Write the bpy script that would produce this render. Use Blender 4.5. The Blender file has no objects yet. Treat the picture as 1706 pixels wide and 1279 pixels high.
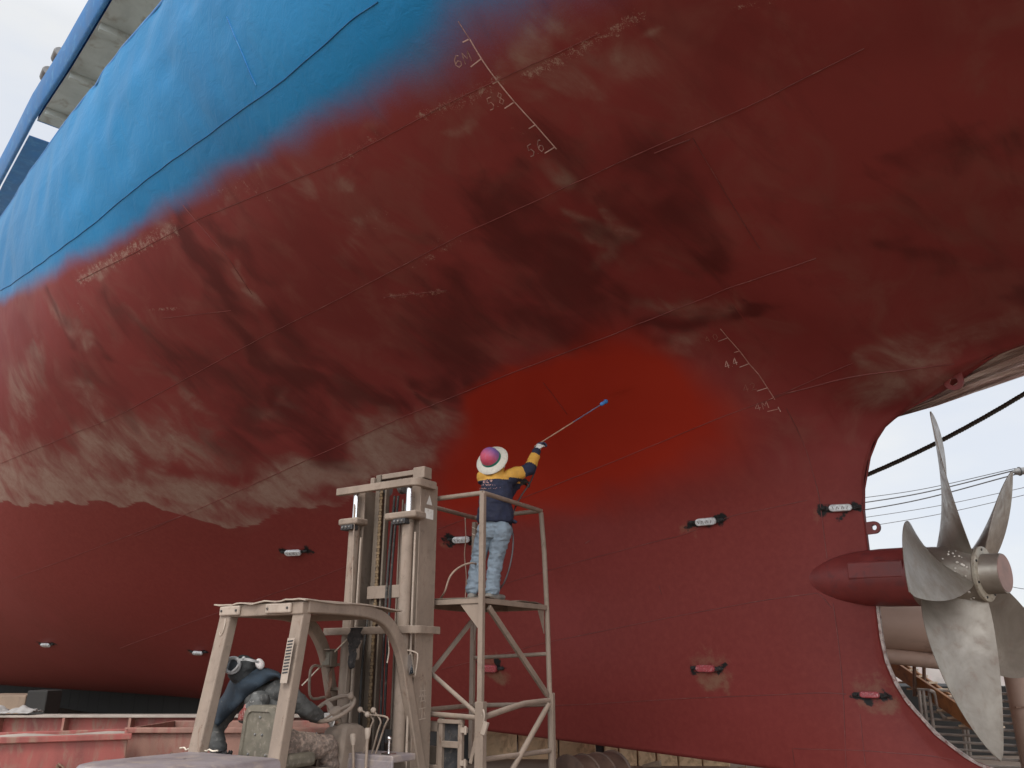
import bpy, bmesh, math, random
import numpy as np
from mathutils import Vector, Matrix, Euler, noise as mnoise

PI = math.pi
R = math.radians
scene = bpy.context.scene
COL = scene.collection
rng = random.Random(7)

# ------------------------------------------------------------------ camera (a phone held at eye height, tilted up)
EYE = 1.6
PITCH = R(19.5)
FPX = 1330.0
CP, SP = math.cos(PITCH), math.sin(PITCH)
cam = bpy.data.cameras.new('camera')
cam.sensor_width = 36.0
cam.lens = 36.0 * FPX / 1706.0
cam.clip_start = 0.05
cam.clip_end = 3000
cam_o = bpy.data.objects.new('camera', cam)
cam_o.location = (0, 0, EYE)
cam_o.rotation_euler = (PI / 2 + PITCH, 0, 0)
COL.objects.link(cam_o)
scene.camera = cam_o


def at(u, v, y):
    """a measurement on the photo turned into a point of the yard at distance y in front of the eye"""
    a = (u - 853.0) / FPX
    b = (639.5 - v) / FPX
    t = y / (CP - b * SP)
    return Vector((a * t, y, EYE + t * (SP + b * CP)))


# ------------------------------------------------------------------ ship frame: s forward from the propeller, n to port, z up
SA = R(40)
FWD = Vector((-math.sin(SA), math.cos(SA), 0))
PORT = Vector((-math.cos(SA), -math.sin(SA), 0))
HUB = Vector((4.618, 8.492, 0))


def sw(s, n, z):
    return HUB + FWD * s + PORT * n + Vector((0, 0, z))
# measured on the photograph and carried over to the ship frame: (station s, height z above the keel) on the plating
DARK = [
    ([(6.012, 6.567), (6.062, 6.055), (6.327, 5.546), (6.744, 5.049), (6.984, 4.717)], 0.178, 1.0),
    ([(5.457, 6.335), (5.398, 5.899), (5.395, 5.506)], 0.135, 0.6),
    ([(9.636, 6.456), (9.623, 6.013), (9.712, 5.691)], 0.093, 0.75),
    ([(9.417, 6.009), (9.121, 5.66), (8.995, 5.326)], 0.128, 0.6),
    ([(8.287, 5.896), (7.99, 5.544), (7.964, 5.188), (7.982, 4.91)], 0.228, 0.55),
    ([(9.919, 5.477), (9.518, 5.011), (9.601, 4.623)], 0.237, 0.5),
    ([(7.875, 5.108), (7.437, 4.992), (7.303, 4.777), (8.155, 4.349), (8.623, 4.23)], 0.358, 0.7),
    ([(6.704, 4.854), (6.344, 4.695), (5.593, 4.567)], 0.287, 0.9),
    ([(7.04, 4.487), (7.274, 4.151)], 0.339, 0.9),
    ([(5.859, 5.301), (5.871, 4.955), (5.788, 4.707)], 0.285, 0.7),
    ([(4.937, 4.725), (4.773, 4.575), (4.712, 4.432)], 0.129, 0.9),
    ([(5.121, 4.583), (4.979, 4.46)], 0.082, 0.8),
    ([(3.228, 5.194), (4.016, 4.939), (4.253, 4.657)], 0.369, 0.8),
    ([(2.004, 5.457), (2.017, 5.255), (2.014, 5.07)], 0.317, 0.85),
    ([(3.03, 4.99), (2.629, 4.849), (2.298, 4.769)], 0.313, 0.8),
    ([(0.412, 5.429), (0.404, 5.215), (0.658, 5.015)], 0.237, 0.85),
    ([(1.474, 5.314), (1.3, 5.153), (0.989, 5.022)], 0.159, 0.7),
    ([(1.734, 4.74), (1.204, 4.732), (0.601, 4.671)], 0.118, 0.9),
    ([(1.781, 4.671), (1.409, 4.703)], 0.068, 0.8),
    ([(1.423, 4.807), (0.735, 4.754)], 0.064, 0.6),
    ([(-1.036, 5.113), (-1.539, 5.091), (-1.736, 5.081)], 0.128, 0.75),
    ([(-0.811, 4.846), (-0.721, 4.718)], 0.158, 0.7),
    ([(-1.849, 5.073), (-2.088, 5.056)], 0.141, 0.5),
    ([(-1.294, 4.588), (-1.344, 4.556)], 0.151, 0.9),
    ([(2.799, 5.95), (2.26, 5.924)], 0.108, 0.5),
    ([(1.627, 5.134), (2.395, 5.074)], 0.234, 0.6),
    ([(8.397, 4.514), (8.133, 4.237), (7.135, 4.425)], 0.109, 0.6),
    ([(4.085, 5.608), (3.938, 5.353)], 0.211, 0.35),
    ([(1.977, 5.552), (1.508, 5.567)], 0.177, 0.6),
    ([(2.287, 5.061), (1.988, 4.95), (1.675, 4.916)], 0.265, 0.7),
    ([(2.908, 5.54), (2.778, 5.364)], 0.234, 0.35),
    ([(-0.488, 5.062), (-0.501, 4.843)], 0.274, 0.3),
    ([(-1.349, 4.975), (-1.358, 4.763)], 0.318, 0.35),
    ([(0.732, 5.529), (0.199, 5.468)], 0.139, 0.4),
    ([(11.089, 6.081), (10.853, 5.297), (11.327, 4.654)], 0.221, 0.4),
    ([(1.143, 5.705), (1.168, 5.502)], 0.224, 0.5),
    ([(0.889, 5.355), (0.809, 5.15)], 0.174, 0.7),
]
TAN = [
    ([(14.419, 4.258), (12.418, 3.977), (10.931, 3.866), (10.081, 3.594), (9.389, 3.514), (8.088, 3.737), (6.937, 3.949), (6.128, 4.048)], 0.26, 0.95),
    ([(11.186, 4.327), (9.333, 4.399), (8.957, 4.214)], 0.351, 0.7),
    ([(14.009, 4.585), (12.266, 4.295), (10.847, 4.165)], 0.301, 0.6),
    ([(10.218, 5.194), (10.361, 4.711)], 0.214, 0.45),
    ([(10.902, 5.758), (12.767, 5.134)], 0.249, 0.45),
    ([(9.255, 5.685), (9.737, 6.214)], 0.166, 0.5),
    ([(6.22, 4.227), (5.641, 4.152), (5.137, 4.338)], 0.291, 0.55),
    ([(6.094, 4.735), (5.947, 4.407)], 0.22, 0.4),
    ([(7.692, 4.534), (7.185, 4.565)], 0.142, 0.35),
    ([(1.643, 5.274), (1.267, 5.252)], 0.11, 0.6),
    ([(1.678, 5.141), (1.203, 5.175)], 0.112, 0.55),
    ([(1.327, 5.539), (1.217, 5.506)], 0.052, 0.9),
    ([(1.447, 5.403), (1.377, 5.282)], 0.096, 0.5),
    ([(1.097, 5.337), (1.076, 5.176)], 0.071, 0.5),
    ([(1.441, 4.868), (1.036, 4.771)], 0.13, 0.45),
    ([(1.386, 4.635), (1.909, 4.623)], 0.164, 0.4),
    ([(0.268, 4.078), (-0.26, 4.275)], 0.237, 0.6),
    ([(-0.388, 4.275), (-0.831, 4.424)], 0.177, 0.45),
    ([(-0.831, 4.424), (-1.273, 4.504)], 0.182, 0.4),
    ([(-0.462, 5.857), (-0.166, 5.858), (0.157, 5.857)], 0.047, 0.4),
    ([(-0.085, 5.951), (0.092, 5.918)], 0.123, 0.6),
    ([(1.363, 5.91), (0.842, 5.907), (0.456, 5.865)], 0.062, 0.4),
    ([(2.237, 5.975), (2.986, 6.011)], 0.072, 0.4),
    ([(6.207, 6.34), (7.214, 6.37), (8.724, 6.327)], 0.091, 0.4),
    ([(5.165, 6.419), (4.211, 6.17)], 0.098, 0.4),
    ([(6.863, 4.804), (6.898, 4.663)], 0.078, 0.8),
    ([(7.851, 5.738), (8.259, 4.938)], 0.123, 0.3),
    ([(5.661, 5.901), (5.995, 5.435)], 0.062, 0.5),
    ([(4.426, 6.139), (3.06, 5.98)], 0.105, 0.5),
    ([(0.521, 5.895), (0.253, 5.963)], 0.168, 0.5),
    ([(-0.039, 5.809), (0.267, 5.78)], 0.147, 0.5),
    ([(4.085, 5.608), (3.221, 5.603)], 0.162, 0.3),
    ([(8.259, 4.938), (8.488, 4.521)], 0.127, 0.4),
    ([(11.289, 3.577), (10.702, 3.455), (9.912, 3.326)], 0.124, 0.7),
    ([(15.493, 3.416), (16.063, 2.538), (16.995, 1.616), (18.036, 0.857)], 0.077, 0.5),
]
CHIP = [
    ([(-0.462, 5.857), (-0.166, 5.858), (0.157, 5.857), (0.58, 5.868)], 0.067, 0.95),
    ([(1.75, 5.953), (1.335, 5.922), (0.842, 5.907)], 0.075, 0.9),
    ([(2.237, 5.975), (2.986, 6.011)], 0.072, 0.7),
    ([(6.207, 6.34), (7.214, 6.37), (8.724, 6.327)], 0.108, 1.0),
    ([(5.165, 6.419), (4.211, 6.17)], 0.098, 0.6),
    ([(4.156, 5.275), (3.766, 5.235), (3.395, 5.199)], 0.057, 0.9),
    ([(3.551, 5.695), (3.008, 5.679)], 0.091, 0.6),
    ([(3.397, 5.368), (2.608, 5.41)], 0.053, 0.8),
    ([(4.503, 6.331), (4.292, 6.099)], 0.069, 0.7),
    ([(7.615, 5.718), (7.083, 5.653)], 0.033, 0.9),
    ([(8.972, 6.079), (8.939, 5.949)], 0.063, 0.8),
    ([(1.102, 5.748), (1.049, 5.708)], 0.027, 0.6),
    ([(-1.096, 5.742), (-1.287, 5.706)], 0.035, 0.8),
    ([(3.524, 5.646), (3.084, 5.615)], 0.066, 0.6),
    ([(-0.267, 5.927), (0.161, 5.883)], 0.142, 0.35),
    ([(7.48, 6.398), (6.484, 6.361)], 0.113, 0.5),
    ([(3.016, 5.403), (2.614, 5.486)], 0.065, 0.6),
]
FRESH = [(4.636, 4.502), (4.279, 4.548), (3.1, 4.636), (2.349, 4.697), (1.972, 4.642), (1.884, 4.5), (1.875, 4.281), (1.851, 3.982), (2.029, 3.716), (2.804, 3.455), (3.967, 3.282), (5.269, 3.193), (6.43, 3.261), (6.126, 3.642), (5.65, 3.908), (5.188, 4.149)]
BLUE_LINE = [(0.214, 6.149), (0.556, 6.188), (0.863, 6.175), (1.228, 6.137), (1.87, 6.159), (2.545, 6.224), (3.133, 6.289), (3.862, 6.342), (4.591, 6.466), (5.317, 6.531), (6.219, 6.56), (7.31, 6.566), (8.144, 6.572), (9.283, 6.61), (10.334, 6.673), (12.02, 6.969)]
SEAMS = [
    ([(1.403, 6.615), (1.734, 6.641), (2.225, 6.642), (2.998, 6.671), (3.867, 6.762), (4.745, 6.849), (5.673, 6.923), (7.005, 6.912), (8.508, 6.844), (10.227, 6.895), (11.989, 7.115)], 0.022, 'blue'),
    ([(14.124, 4.471), (12.488, 4.561), (11.088, 4.65), (9.843, 4.731), (8.822, 4.869), (7.927, 5.01), (7.092, 5.136), (6.287, 5.241), (5.527, 5.31), (4.786, 5.353), (4.181, 5.378), (3.613, 5.395), (3.086, 5.411), (2.602, 5.428), (2.101, 5.447), (1.635, 5.464), (1.187, 5.469), (0.758, 5.461), (0.113, 5.449), (-0.31, 5.449), (-0.7, 5.452), (-1.021, 5.461), (-1.323, 5.467), (-1.605, 5.473)], 0.011, 'red'),
    ([(12.229, 3.125), (10.952, 3.351), (9.742, 3.549), (8.855, 3.721), (8.067, 3.89), (7.34, 4.052), (6.543, 4.217), (5.761, 4.36), (5.08, 4.454), (4.408, 4.527), (3.767, 4.587), (3.042, 4.647), (2.392, 4.71), (1.871, 4.782), (1.354, 4.829), (0.814, 4.825), (0.423, 4.807), (0.081, 4.81), (-0.221, 4.836)], 0.013, 'red'),
    ([(15.636, 1.148), (14.086, 1.444), (12.833, 1.716), (11.779, 1.937), (10.765, 2.142), (9.754, 2.329), (8.758, 2.536), (7.746, 2.769), (6.837, 2.988), (6.018, 3.169), (5.226, 3.334), (4.437, 3.483), (3.673, 3.609), (3.154, 3.698), (2.678, 3.787), (2.242, 3.878), (1.835, 3.968), (1.115, 4.12)], 0.012, 'red'),
    ([(16.362, 2.489), (15.004, 2.687), (13.87, 2.879), (12.819, 3.059), (11.808, 3.223), (10.84, 3.373)], 0.01, 'red'),
    ([(7.425, 1.902), (6.688, 2.069), (6.002, 2.225), (5.373, 2.343), (4.769, 2.453), (4.043, 2.563), (3.363, 2.663), (3.036, 2.707), (2.32, 2.88), (1.827, 2.933), (1.385, 2.991)], 0.013, 'red'),
    ([(7.965, 0.929), (7.061, 1.087), (6.256, 1.233), (5.534, 1.367), (4.832, 1.476), (4.177, 1.577), (3.257, 1.712), (2.683, 1.789), (2.153, 1.862), (1.576, 1.922), (1.444, 1.919), (1.337, 1.77)], 0.013, 'red'),
    ([(8.43, 0.195), (7.521, 0.296), (6.689, 0.388), (5.932, 0.472), (5.028, 0.547), (4.401, 0.607), (3.825, 0.663), (3.291, 0.714), (2.811, 0.753), (2.363, 0.79), (1.944, 0.824), (1.557, 0.856), (1.296, 0.855)], 0.016, 'red'),
    ([(-0.151, 5.423), (-0.086, 5.291), (-0.013, 5.157), (0.109, 4.92)], 0.01, 'red'),
    ([(3.5, 4.473), (3.596, 4.172)], 0.008, 'red'),
    ([(5.778, 6.482), (5.686, 6.175), (5.661, 5.901), (5.809, 5.578)], 0.012, 'red'),
    ([(1.21, 3.985), (1.235, 3.679), (1.253, 3.347), (1.258, 3.003), (1.294, 2.522), (1.304, 2.319)], 0.014, 'red'),
    ([(1.312, 1.816), (1.314, 1.33), (1.33, 0.829), (1.355, 0.468), (1.388, 0.114)], 0.014, 'red'),
    ([(1.177, 0.656), (1.173, 0.159)], 0.012, 'red'),
    ([(3.652, 7.691), (3.496, 7.245), (3.42, 6.822)], 0.018, 'blue'),
    ([(1.115, 4.12), (0.528, 4.178), (-0.023, 4.204), (-0.456, 4.246)], 0.02, 'red'),
    ([(1.989, 0.247), (1.232, 0.298), (0.902, 0.303), (0.597, 0.306), (0.322, 0.288)], 0.013, 'red'),
    ([(7.516, 5.609), (6.912, 5.555), (6.346, 5.506)], 0.008, 'red'),
    ([(8.724, 6.327), (7.413, 6.323), (6.528, 6.328), (5.665, 6.301), (4.911, 6.223), (4.205, 6.139), (3.568, 6.065), (2.998, 6.006), (2.519, 5.979), (2.082, 5.961), (1.679, 5.948), (1.303, 5.936), (0.898, 5.915), (0.521, 5.895), (0.17, 5.879), (-0.157, 5.868)], 0.008, 'red'),
    ([(2.004, 0.246), (2.009, 0.071)], 0.012, 'red'),
    ([(1.246, 4.104), (0.767, 4.2), (0.296, 4.273)], 0.01, 'red'),
    ([(4.156, 5.275), (3.347, 5.2)], 0.008, 'red'),
    ([(0.216, 5.428), (-0.124, 5.42)], 0.016, 'red'),
    ([(3.522, 2.096), (3.506, 1.981)], 0.012, 'red'),
    ([(4.518, 2.699), (4.425, 2.734)], 0.02, 'red'),
]
MARKS = [
    ([(0.778, 6.215), (0.789, 6.114)], 0.011, 'faint', 'tick_mark'),
    ([(0.789, 6.114), (0.817, 6.024), (0.871, 5.818), (0.89, 5.714), (0.921, 5.605)], 0.017, 'white', 'scale_line'),
    ([(0.798, 6.117), (0.864, 6.122)], 0.016, 'white', 'tick_mark'),
    ([(0.823, 6.016), (0.954, 6.013)], 0.016, 'white', 'tick_mark'),
    ([(0.839, 5.908), (0.903, 5.91)], 0.016, 'white', 'tick_mark'),
    ([(0.871, 5.816), (0.994, 5.814)], 0.016, 'white', 'tick_mark'),
    ([(0.89, 5.714), (0.968, 5.713)], 0.016, 'white', 'tick_mark'),
    ([(0.912, 5.614), (1.045, 5.611)], 0.016, 'white', 'tick_mark'),
    ([(1.194, 4.658), (1.211, 4.596), (1.222, 4.497), (1.24, 4.396), (1.233, 4.305), (1.252, 4.184), (1.262, 4.076)], 0.016, 'dull', 'scale_line'),
    ([(1.211, 4.596), (1.34, 4.59)], 0.014, 'faint', 'tick_mark'),
    ([(1.222, 4.497), (1.29, 4.496)], 0.014, 'dull', 'tick_mark'),
    ([(1.24, 4.396), (1.361, 4.382)], 0.014, 'white', 'tick_mark'),
    ([(1.252, 4.184), (1.372, 4.167)], 0.014, 'white', 'tick_mark'),
    ([(1.266, 4.091), (1.337, 4.072)], 0.014, 'dull', 'tick_mark'),
    ([(1.286, 3.984), (1.404, 3.968)], 0.014, 'dull', 'tick_mark'),
    ([(1.278, 4.005), (1.282, 3.957)], 0.014, 'white', 'tick_mark'),
    ([(0.981, 6.083), (1.005, 6.09), (1.044, 6.076), (1.063, 6.055), (1.05, 6.039), (1.015, 6.042), (0.999, 6.057), (1.022, 6.066), (1.055, 6.06)], 0.014, 'faint', 'numeral'),
    ([(0.979, 6.035), (0.938, 6.085), (0.93, 6.05), (0.876, 6.081), (0.908, 6.031)], 0.014, 'faint', 'numeral'),
    ([(1.009, 5.874), (1.057, 5.875), (1.084, 5.857), (1.052, 5.857), (1.052, 5.844), (1.085, 5.833), (1.118, 5.834)], 0.014, 'dull', 'numeral'),
    ([(1.031, 5.831), (1.025, 5.833)], 0.014, 'dull', 'numeral'),
    ([(0.948, 5.852), (0.956, 5.862), (0.922, 5.872), (0.915, 5.861), (0.948, 5.852), (0.987, 5.841), (0.977, 5.83), (0.939, 5.84), (0.948, 5.852)], 0.014, 'dull', 'numeral'),
    ([(1.075, 5.663), (1.121, 5.662), (1.149, 5.645), (1.118, 5.646), (1.118, 5.633), (1.152, 5.622), (1.183, 5.623)], 0.014, 'faint', 'numeral'),
    ([(1.099, 5.621), (1.094, 5.623)], 0.014, 'faint', 'numeral'),
    ([(0.973, 5.659), (0.99, 5.663), (1.03, 5.65), (1.056, 5.634), (1.054, 5.621), (1.021, 5.626), (1.001, 5.638), (1.016, 5.644), (1.047, 5.638)], 0.014, 'faint', 'numeral'),
    ([(1.404, 4.612), (1.456, 4.61), (1.399, 4.637), (1.43, 4.6)], 0.011, 'ghost', 'numeral'),
    ([(1.386, 4.602), (1.382, 4.604)], 0.011, 'ghost', 'numeral'),
    ([(1.309, 4.639), (1.342, 4.628), (1.355, 4.61), (1.34, 4.604), (1.312, 4.613), (1.296, 4.631), (1.309, 4.639)], 0.011, 'ghost', 'numeral'),
    ([(1.443, 4.412), (1.497, 4.405), (1.439, 4.449), (1.47, 4.392)], 0.012, 'white', 'numeral'),
    ([(1.424, 4.399), (1.421, 4.402)], 0.012, 'white', 'numeral'),
    ([(1.34, 4.424), (1.395, 4.418), (1.335, 4.46), (1.368, 4.406)], 0.012, 'white', 'numeral'),
    ([(1.434, 4.194), (1.492, 4.188), (1.434, 4.236), (1.462, 4.173)], 0.011, 'ghost', 'numeral'),
    ([(1.395, 4.228), (1.366, 4.242), (1.347, 4.229), (1.373, 4.206), (1.416, 4.179), (1.361, 4.185)], 0.011, 'ghost', 'numeral'),
    ([(1.444, 4.012), (1.503, 4.004), (1.449, 4.057), (1.469, 3.989)], 0.012, 'dull', 'numeral'),
    ([(1.427, 3.995), (1.404, 4.063), (1.391, 4.023), (1.352, 4.07), (1.369, 4.003)], 0.012, 'dull', 'numeral'),
]
ANODES = [('white', 9.425, 2.793, 0.565), ('white', 2.646, 2.849, 0.473), ('white', 1.074, 2.881, 0.421), ('white', 6.442, 2.869, 0.499), ('red', 2.966, 1.078, 0.437), ('red', 1.06, 0.853, 0.339), ('white', 17.93, 1.218, 0.558), ('white', 13.708, 1.121, 0.422), ('red', 6.783, 0.987, 0.557)]
# ------------------------------------------------------------------ hull form: half breadth n over (station s, height z above keel)
def trim(s):
    return 0.43 + 0.025 * np.maximum(s, -9)


STATIONS = {
    -8.0: [(0, .1), (4.95, .12), (5.05, .6), (5.3, 2.0), (5.6, 3.4), (6.0, 4.6), (6.5, 5.3), (7.2, 5.75), (8.2, 6.05), (10.2, 6.2)],
    -4.0: [(0, .1), (4.58, .12), (4.66, .5), (4.9, 1.5), (5.2, 2.8), (5.65, 4.1), (6.05, 5.0), (6.5, 5.65), (7.1, 6.1), (8.0, 6.42), (9.0, 6.6), (10.2, 6.7)],
    -1.0: [(0, .12), (4.28, .12), (4.36, .2), (4.52, .8), (4.75, 1.7), (5.1, 3.0), (5.62, 4.5), (6.0, 5.38), (6.4, 5.92), (7.0, 6.36), (8.0, 6.7), (9.0, 6.85), (10.2, 6.92)],
    0.3: [(0, .15), (3.5, .15), (3.88, .2), (4.2, .85), (4.5, 1.65), (5.0, 3.1), (5.6, 4.65), (6.0, 5.6), (6.4, 6.1), (7.0, 6.5), (8.0, 6.82), (9.0, 6.95), (10.2, 7.0)],
    1.2: [(0, .19), (1.0, .2), (2.2, .22), (2.9, .3), (3.5, .45), (4.0, .86), (4.4, 1.46), (4.6, 1.88), (5.1, 3.27), (5.6, 4.75), (6.0, 5.7), (6.4, 6.2), (7.0, 6.58), (8.0, 6.9), (9.0, 7.02), (10.2, 7.07)],
    2.6: [(0, .17), (.95, .33), (2.2, .42), (2.9, .58), (3.5, .98), (4.0, 1.5), (4.4, 2.12), (4.6, 2.52), (5.1, 3.75), (5.6, 5.05), (6.0, 5.85), (6.4, 6.33), (7.0, 6.7), (8.0, 7.0), (9.0, 7.12), (10.2, 7.17)],
    5.0: [(0, .18), (.95, .56), (2.0, .74), (2.8, 1.06), (3.4, 1.5), (4.0, 2.25), (4.4, 2.95), (5.1, 4.4), (5.6, 5.4), (6.1, 6.12), (6.6, 6.58), (7.2, 6.92), (8.1, 7.18), (9.0, 7.3), (10.2, 7.36)],
    10.0: [(0, .45), (.7, 1.0), (1.4, 1.6), (2.1, 2.35), (2.8, 3.25), (3.4, 4.15), (4.0, 5.05), (4.4, 5.6), (4.9, 6.2), (5.5, 6.8), (6.1, 7.2), (6.6, 7.43), (7.2, 7.6), (8.1, 7.72), (9.0, 7.76), (10.2, 7.78)],
    17.0: [(0, 1.3), (.4, 2.7), (.9, 3.9), (1.5, 5.0), (2.2, 5.9), (3.0, 6.6), (3.8, 7.1), (4.5, 7.42), (5.2, 7.67), (5.8, 7.82), (6.4, 7.92), (7.0, 7.99), (8.0, 8.05), (10.2, 8.1)],
    30.0: [(0, 5.0), (.2, 6.4), (.6, 7.1), (1.2, 7.6), (1.9, 7.9), (2.7, 8.05), (4.0, 8.13), (7.0, 8.18), (10.2, 8.2)],
    64.0: [(0, 5.4), (.2, 6.7), (.6, 7.4), (1.2, 7.8), (1.9, 8.0), (2.7, 8.1), (4.0, 8.15), (7.0, 8.18), (10.2, 8.2)],
}


def pchip_slopes(x, y):
    h = np.diff(x)
    d = np.diff(y, axis=0) / h.reshape((-1,) + (1,) * (y.ndim - 1))
    m = np.zeros_like(y)
    hh = h.reshape((-1,) + (1,) * (y.ndim - 1))
    w1 = 2 * hh[1:] + hh[:-1]
    w2 = hh[1:] + 2 * hh[:-1]
    ok = d[1:] * d[:-1] > 0
    den = np.where(ok, w1 / np.where(ok, d[:-1], 1) + w2 / np.where(ok, d[1:], 1), 1)
    m[1:-1] = np.where(ok, (w1 + w2) / den, 0)
    m[0] = d[0]
    m[-1] = d[-1]
    return m


def pchip(x, y, m, q):
    i = np.clip(np.searchsorted(x, q) - 1, 0, len(x) - 2)
    h = x[i + 1] - x[i]
    t = (q - x[i]) / h
    t2, t3 = t * t, t * t * t
    return (2 * t3 - 3 * t2 + 1) * y[i] + (t3 - 2 * t2 + t) * h * m[i] + (-2 * t3 + 3 * t2) * y[i + 1] + (t3 - t2) * h * m[i + 1]


ZTOP = 9.15
ZG = np.linspace(0, 10.2, 511)
SG = np.array(sorted(STATIONS))
_tab = []
for _s in SG:
    _p = np.array(STATIONS[_s], float)
    _row = pchip(_p[:, 0], _p[:, 1], pchip_slopes(_p[:, 0], _p[:, 1]), ZG)
    for _k in range(14):
        _row[1:-1] = .25 * _row[:-2] + .5 * _row[1:-1] + .25 * _row[2:]
    _tab.append(_row)
_tab = np.array(_tab)
_tm = pchip_slopes(SG, _tab)
# table on a fine (s, z) grid
SF = np.linspace(-8, 64, 1441)
_i = np.clip(np.searchsorted(SG, SF) - 1, 0, len(SG) - 2)
_h = (SG[_i + 1] - SG[_i])[:, None]
_t = ((SF - SG[_i])[:, None]) / _h
HT = ((2 * _t**3 - 3 * _t**2 + 1) * _tab[_i] + (_t**3 - 2 * _t**2 + _t) * _h * _tm[_i]
      + (-2 * _t**3 + 3 * _t**2) * _tab[_i + 1] + (_t**3 - _t**2) * _h * _tm[_i + 1])


def breadth(s, z):
    """half breadth, s and z arrays (z above the keel)"""
    s = np.asarray(s, float)
    z = np.asarray(z, float)
    fs = np.clip((s - SF[0]) / (SF[1] - SF[0]), 0, len(SF) - 1.001)
    fz = np.clip(z / (ZG[1] - ZG[0]), 0, len(ZG) - 1.001)
    a, b = fs.astype(int), fz.astype(int)
    u, v = fs - a, fz - b
    return (1 - u) * ((1 - v) * HT[a, b] + v * HT[a, b + 1]) + u * ((1 - v) * HT[a + 1, b] + v * HT[a + 1, b + 1])


# centreline profile above the screw: (s, z above keel); and the after edge of the skeg
ARCH = [(-8, 4.98), (-6, 4.76), (-4, 4.6), (-2.2, 4.46), (-1.08, 4.36), (-.75, 4.31), (-.36, 4.18), (.06, 3.99), (.28, 3.89), (.48, 3.77), (.65, 3.6), (.75, 3.39), (.82, 3.19), (.86, 3.0), (.87, 2.85)]
HEEL = [(0, -1.9), (.05, -1.1), (.13, -.5), (.24, .06), (.31, .21), (.5, .47), (.8, .72), (.97, .81), (1.2, .88), (1.46, .9), (1.8, .89), (2.43, .88), (2.85, .87)]
ZA = 2.85
RIM = [(a, b) for a, b in ARCH[:-1]] + [(b, a) for a, b in HEEL[::-1]]


def dent(s, z):
    """plating a little starved between the frames, with knocks in the upper strakes"""
    up = np.clip((z - 6.0) / 1.5, 0, 1)
    f = .5 * (1 - np.cos(2 * PI * s / .62))
    st = .5 * (1 - np.cos(2 * PI * (z + .03 * s) / .85))
    wob = np.sin(1.3 * s + 2.1 * z) * .5 + np.sin(3.1 * s - 1.7 * z + 1.0) * .3 + np.sin(.7 * s + 5.1 * z) * .3
    d = -(.003 + .007 * up * (.6 + .9 * wob)) * f * (.45 + .55 * st)
    d = d + up * (.007 * np.sin(2.3 * s + 3.7 * z + 2 * np.sin(1.1 * z + .6 * s)) + .004 * np.sin(5.9 * s - 4.1 * z + 1.5 * np.sin(2.7 * s)))
    d = d + .004 * wob * (.4 + up)
    d = d - .06 * np.clip((z - 8.2) / 1.0, 0, 1)
    for (cs, cz, rs, rz, a) in DENTS:
        d = d + a * np.exp(-((s - cs) / rs) ** 2 - ((z - cz) / rz) ** 2)
    return d


DENTS = [(6.0, 8.6, .25, .3, -.03), (7.1, 8.2, .3, .25, -.035), (8.6, 8.8, .2, .3, -.025), (5.2, 7.9, .3, .2, -.03), (8.1, 7.5, .35, .2, -.02),
         (9.6, 8.0, .22, .4, -.03), (4.4, 8.4, .25, .25, -.025), (10.6, 8.4, .2, .5, -.03), (3.6, 7.6, .3, .2, -.02), (6.6, 7.3, .2, .2, -.02),
         (12.0, 8.0, .25, .5, -.03), (5.6, 9.1, .25, .2, -.03), (11.4, 7.2, .3, .3, -.025), (7.8, 9.1, .2, .2, -.03)]


def edge_dist(s, z):
    """distance in the (s, z) plane to the rim of the screw aperture"""
    d = np.full(np.shape(s), 9.0)
    for a, b in zip(RIM[:-1], RIM[1:]):
        vx, vz = b[0] - a[0], b[1] - a[1]
        t = np.clip(((s - a[0]) * vx + (z - a[1]) * vz) / (vx * vx + vz * vz), 0, 1)
        d = np.minimum(d, np.hypot(s - a[0] - t * vx, z - a[1] - t * vz))
    return d


def surf_n(s, z):
    s = np.asarray(s, float)
    z = np.asarray(z, float)
    n = breadth(s, z) + dent(s, z)
    g = 1 - (1 - np.clip(edge_dist(s, z) / 1.1, 0, 1)) ** 2.4
    return np.maximum(.02, n - .2 * (1 - g))


def hull_pt(s, z, off=0.0):
    """world point on the port side and the outward normal there"""
    e = .01
    def p(a, b):
        return np.array([a, float(surf_n(a, b)), b + float(trim(a))])
    c = p(s, z)
    du = p(s + e, z) - p(s - e, z)
    dv = p(s, z + e) - p(s, z - e)
    nn = np.cross(dv, du)
    nn /= np.linalg.norm(nn)
    if nn[1] < 0:
        nn = -nn
    c = c + nn * off
    return sw(*c), (FWD * nn[0] + PORT * nn[1] + Vector((0, 0, nn[2])))


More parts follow.
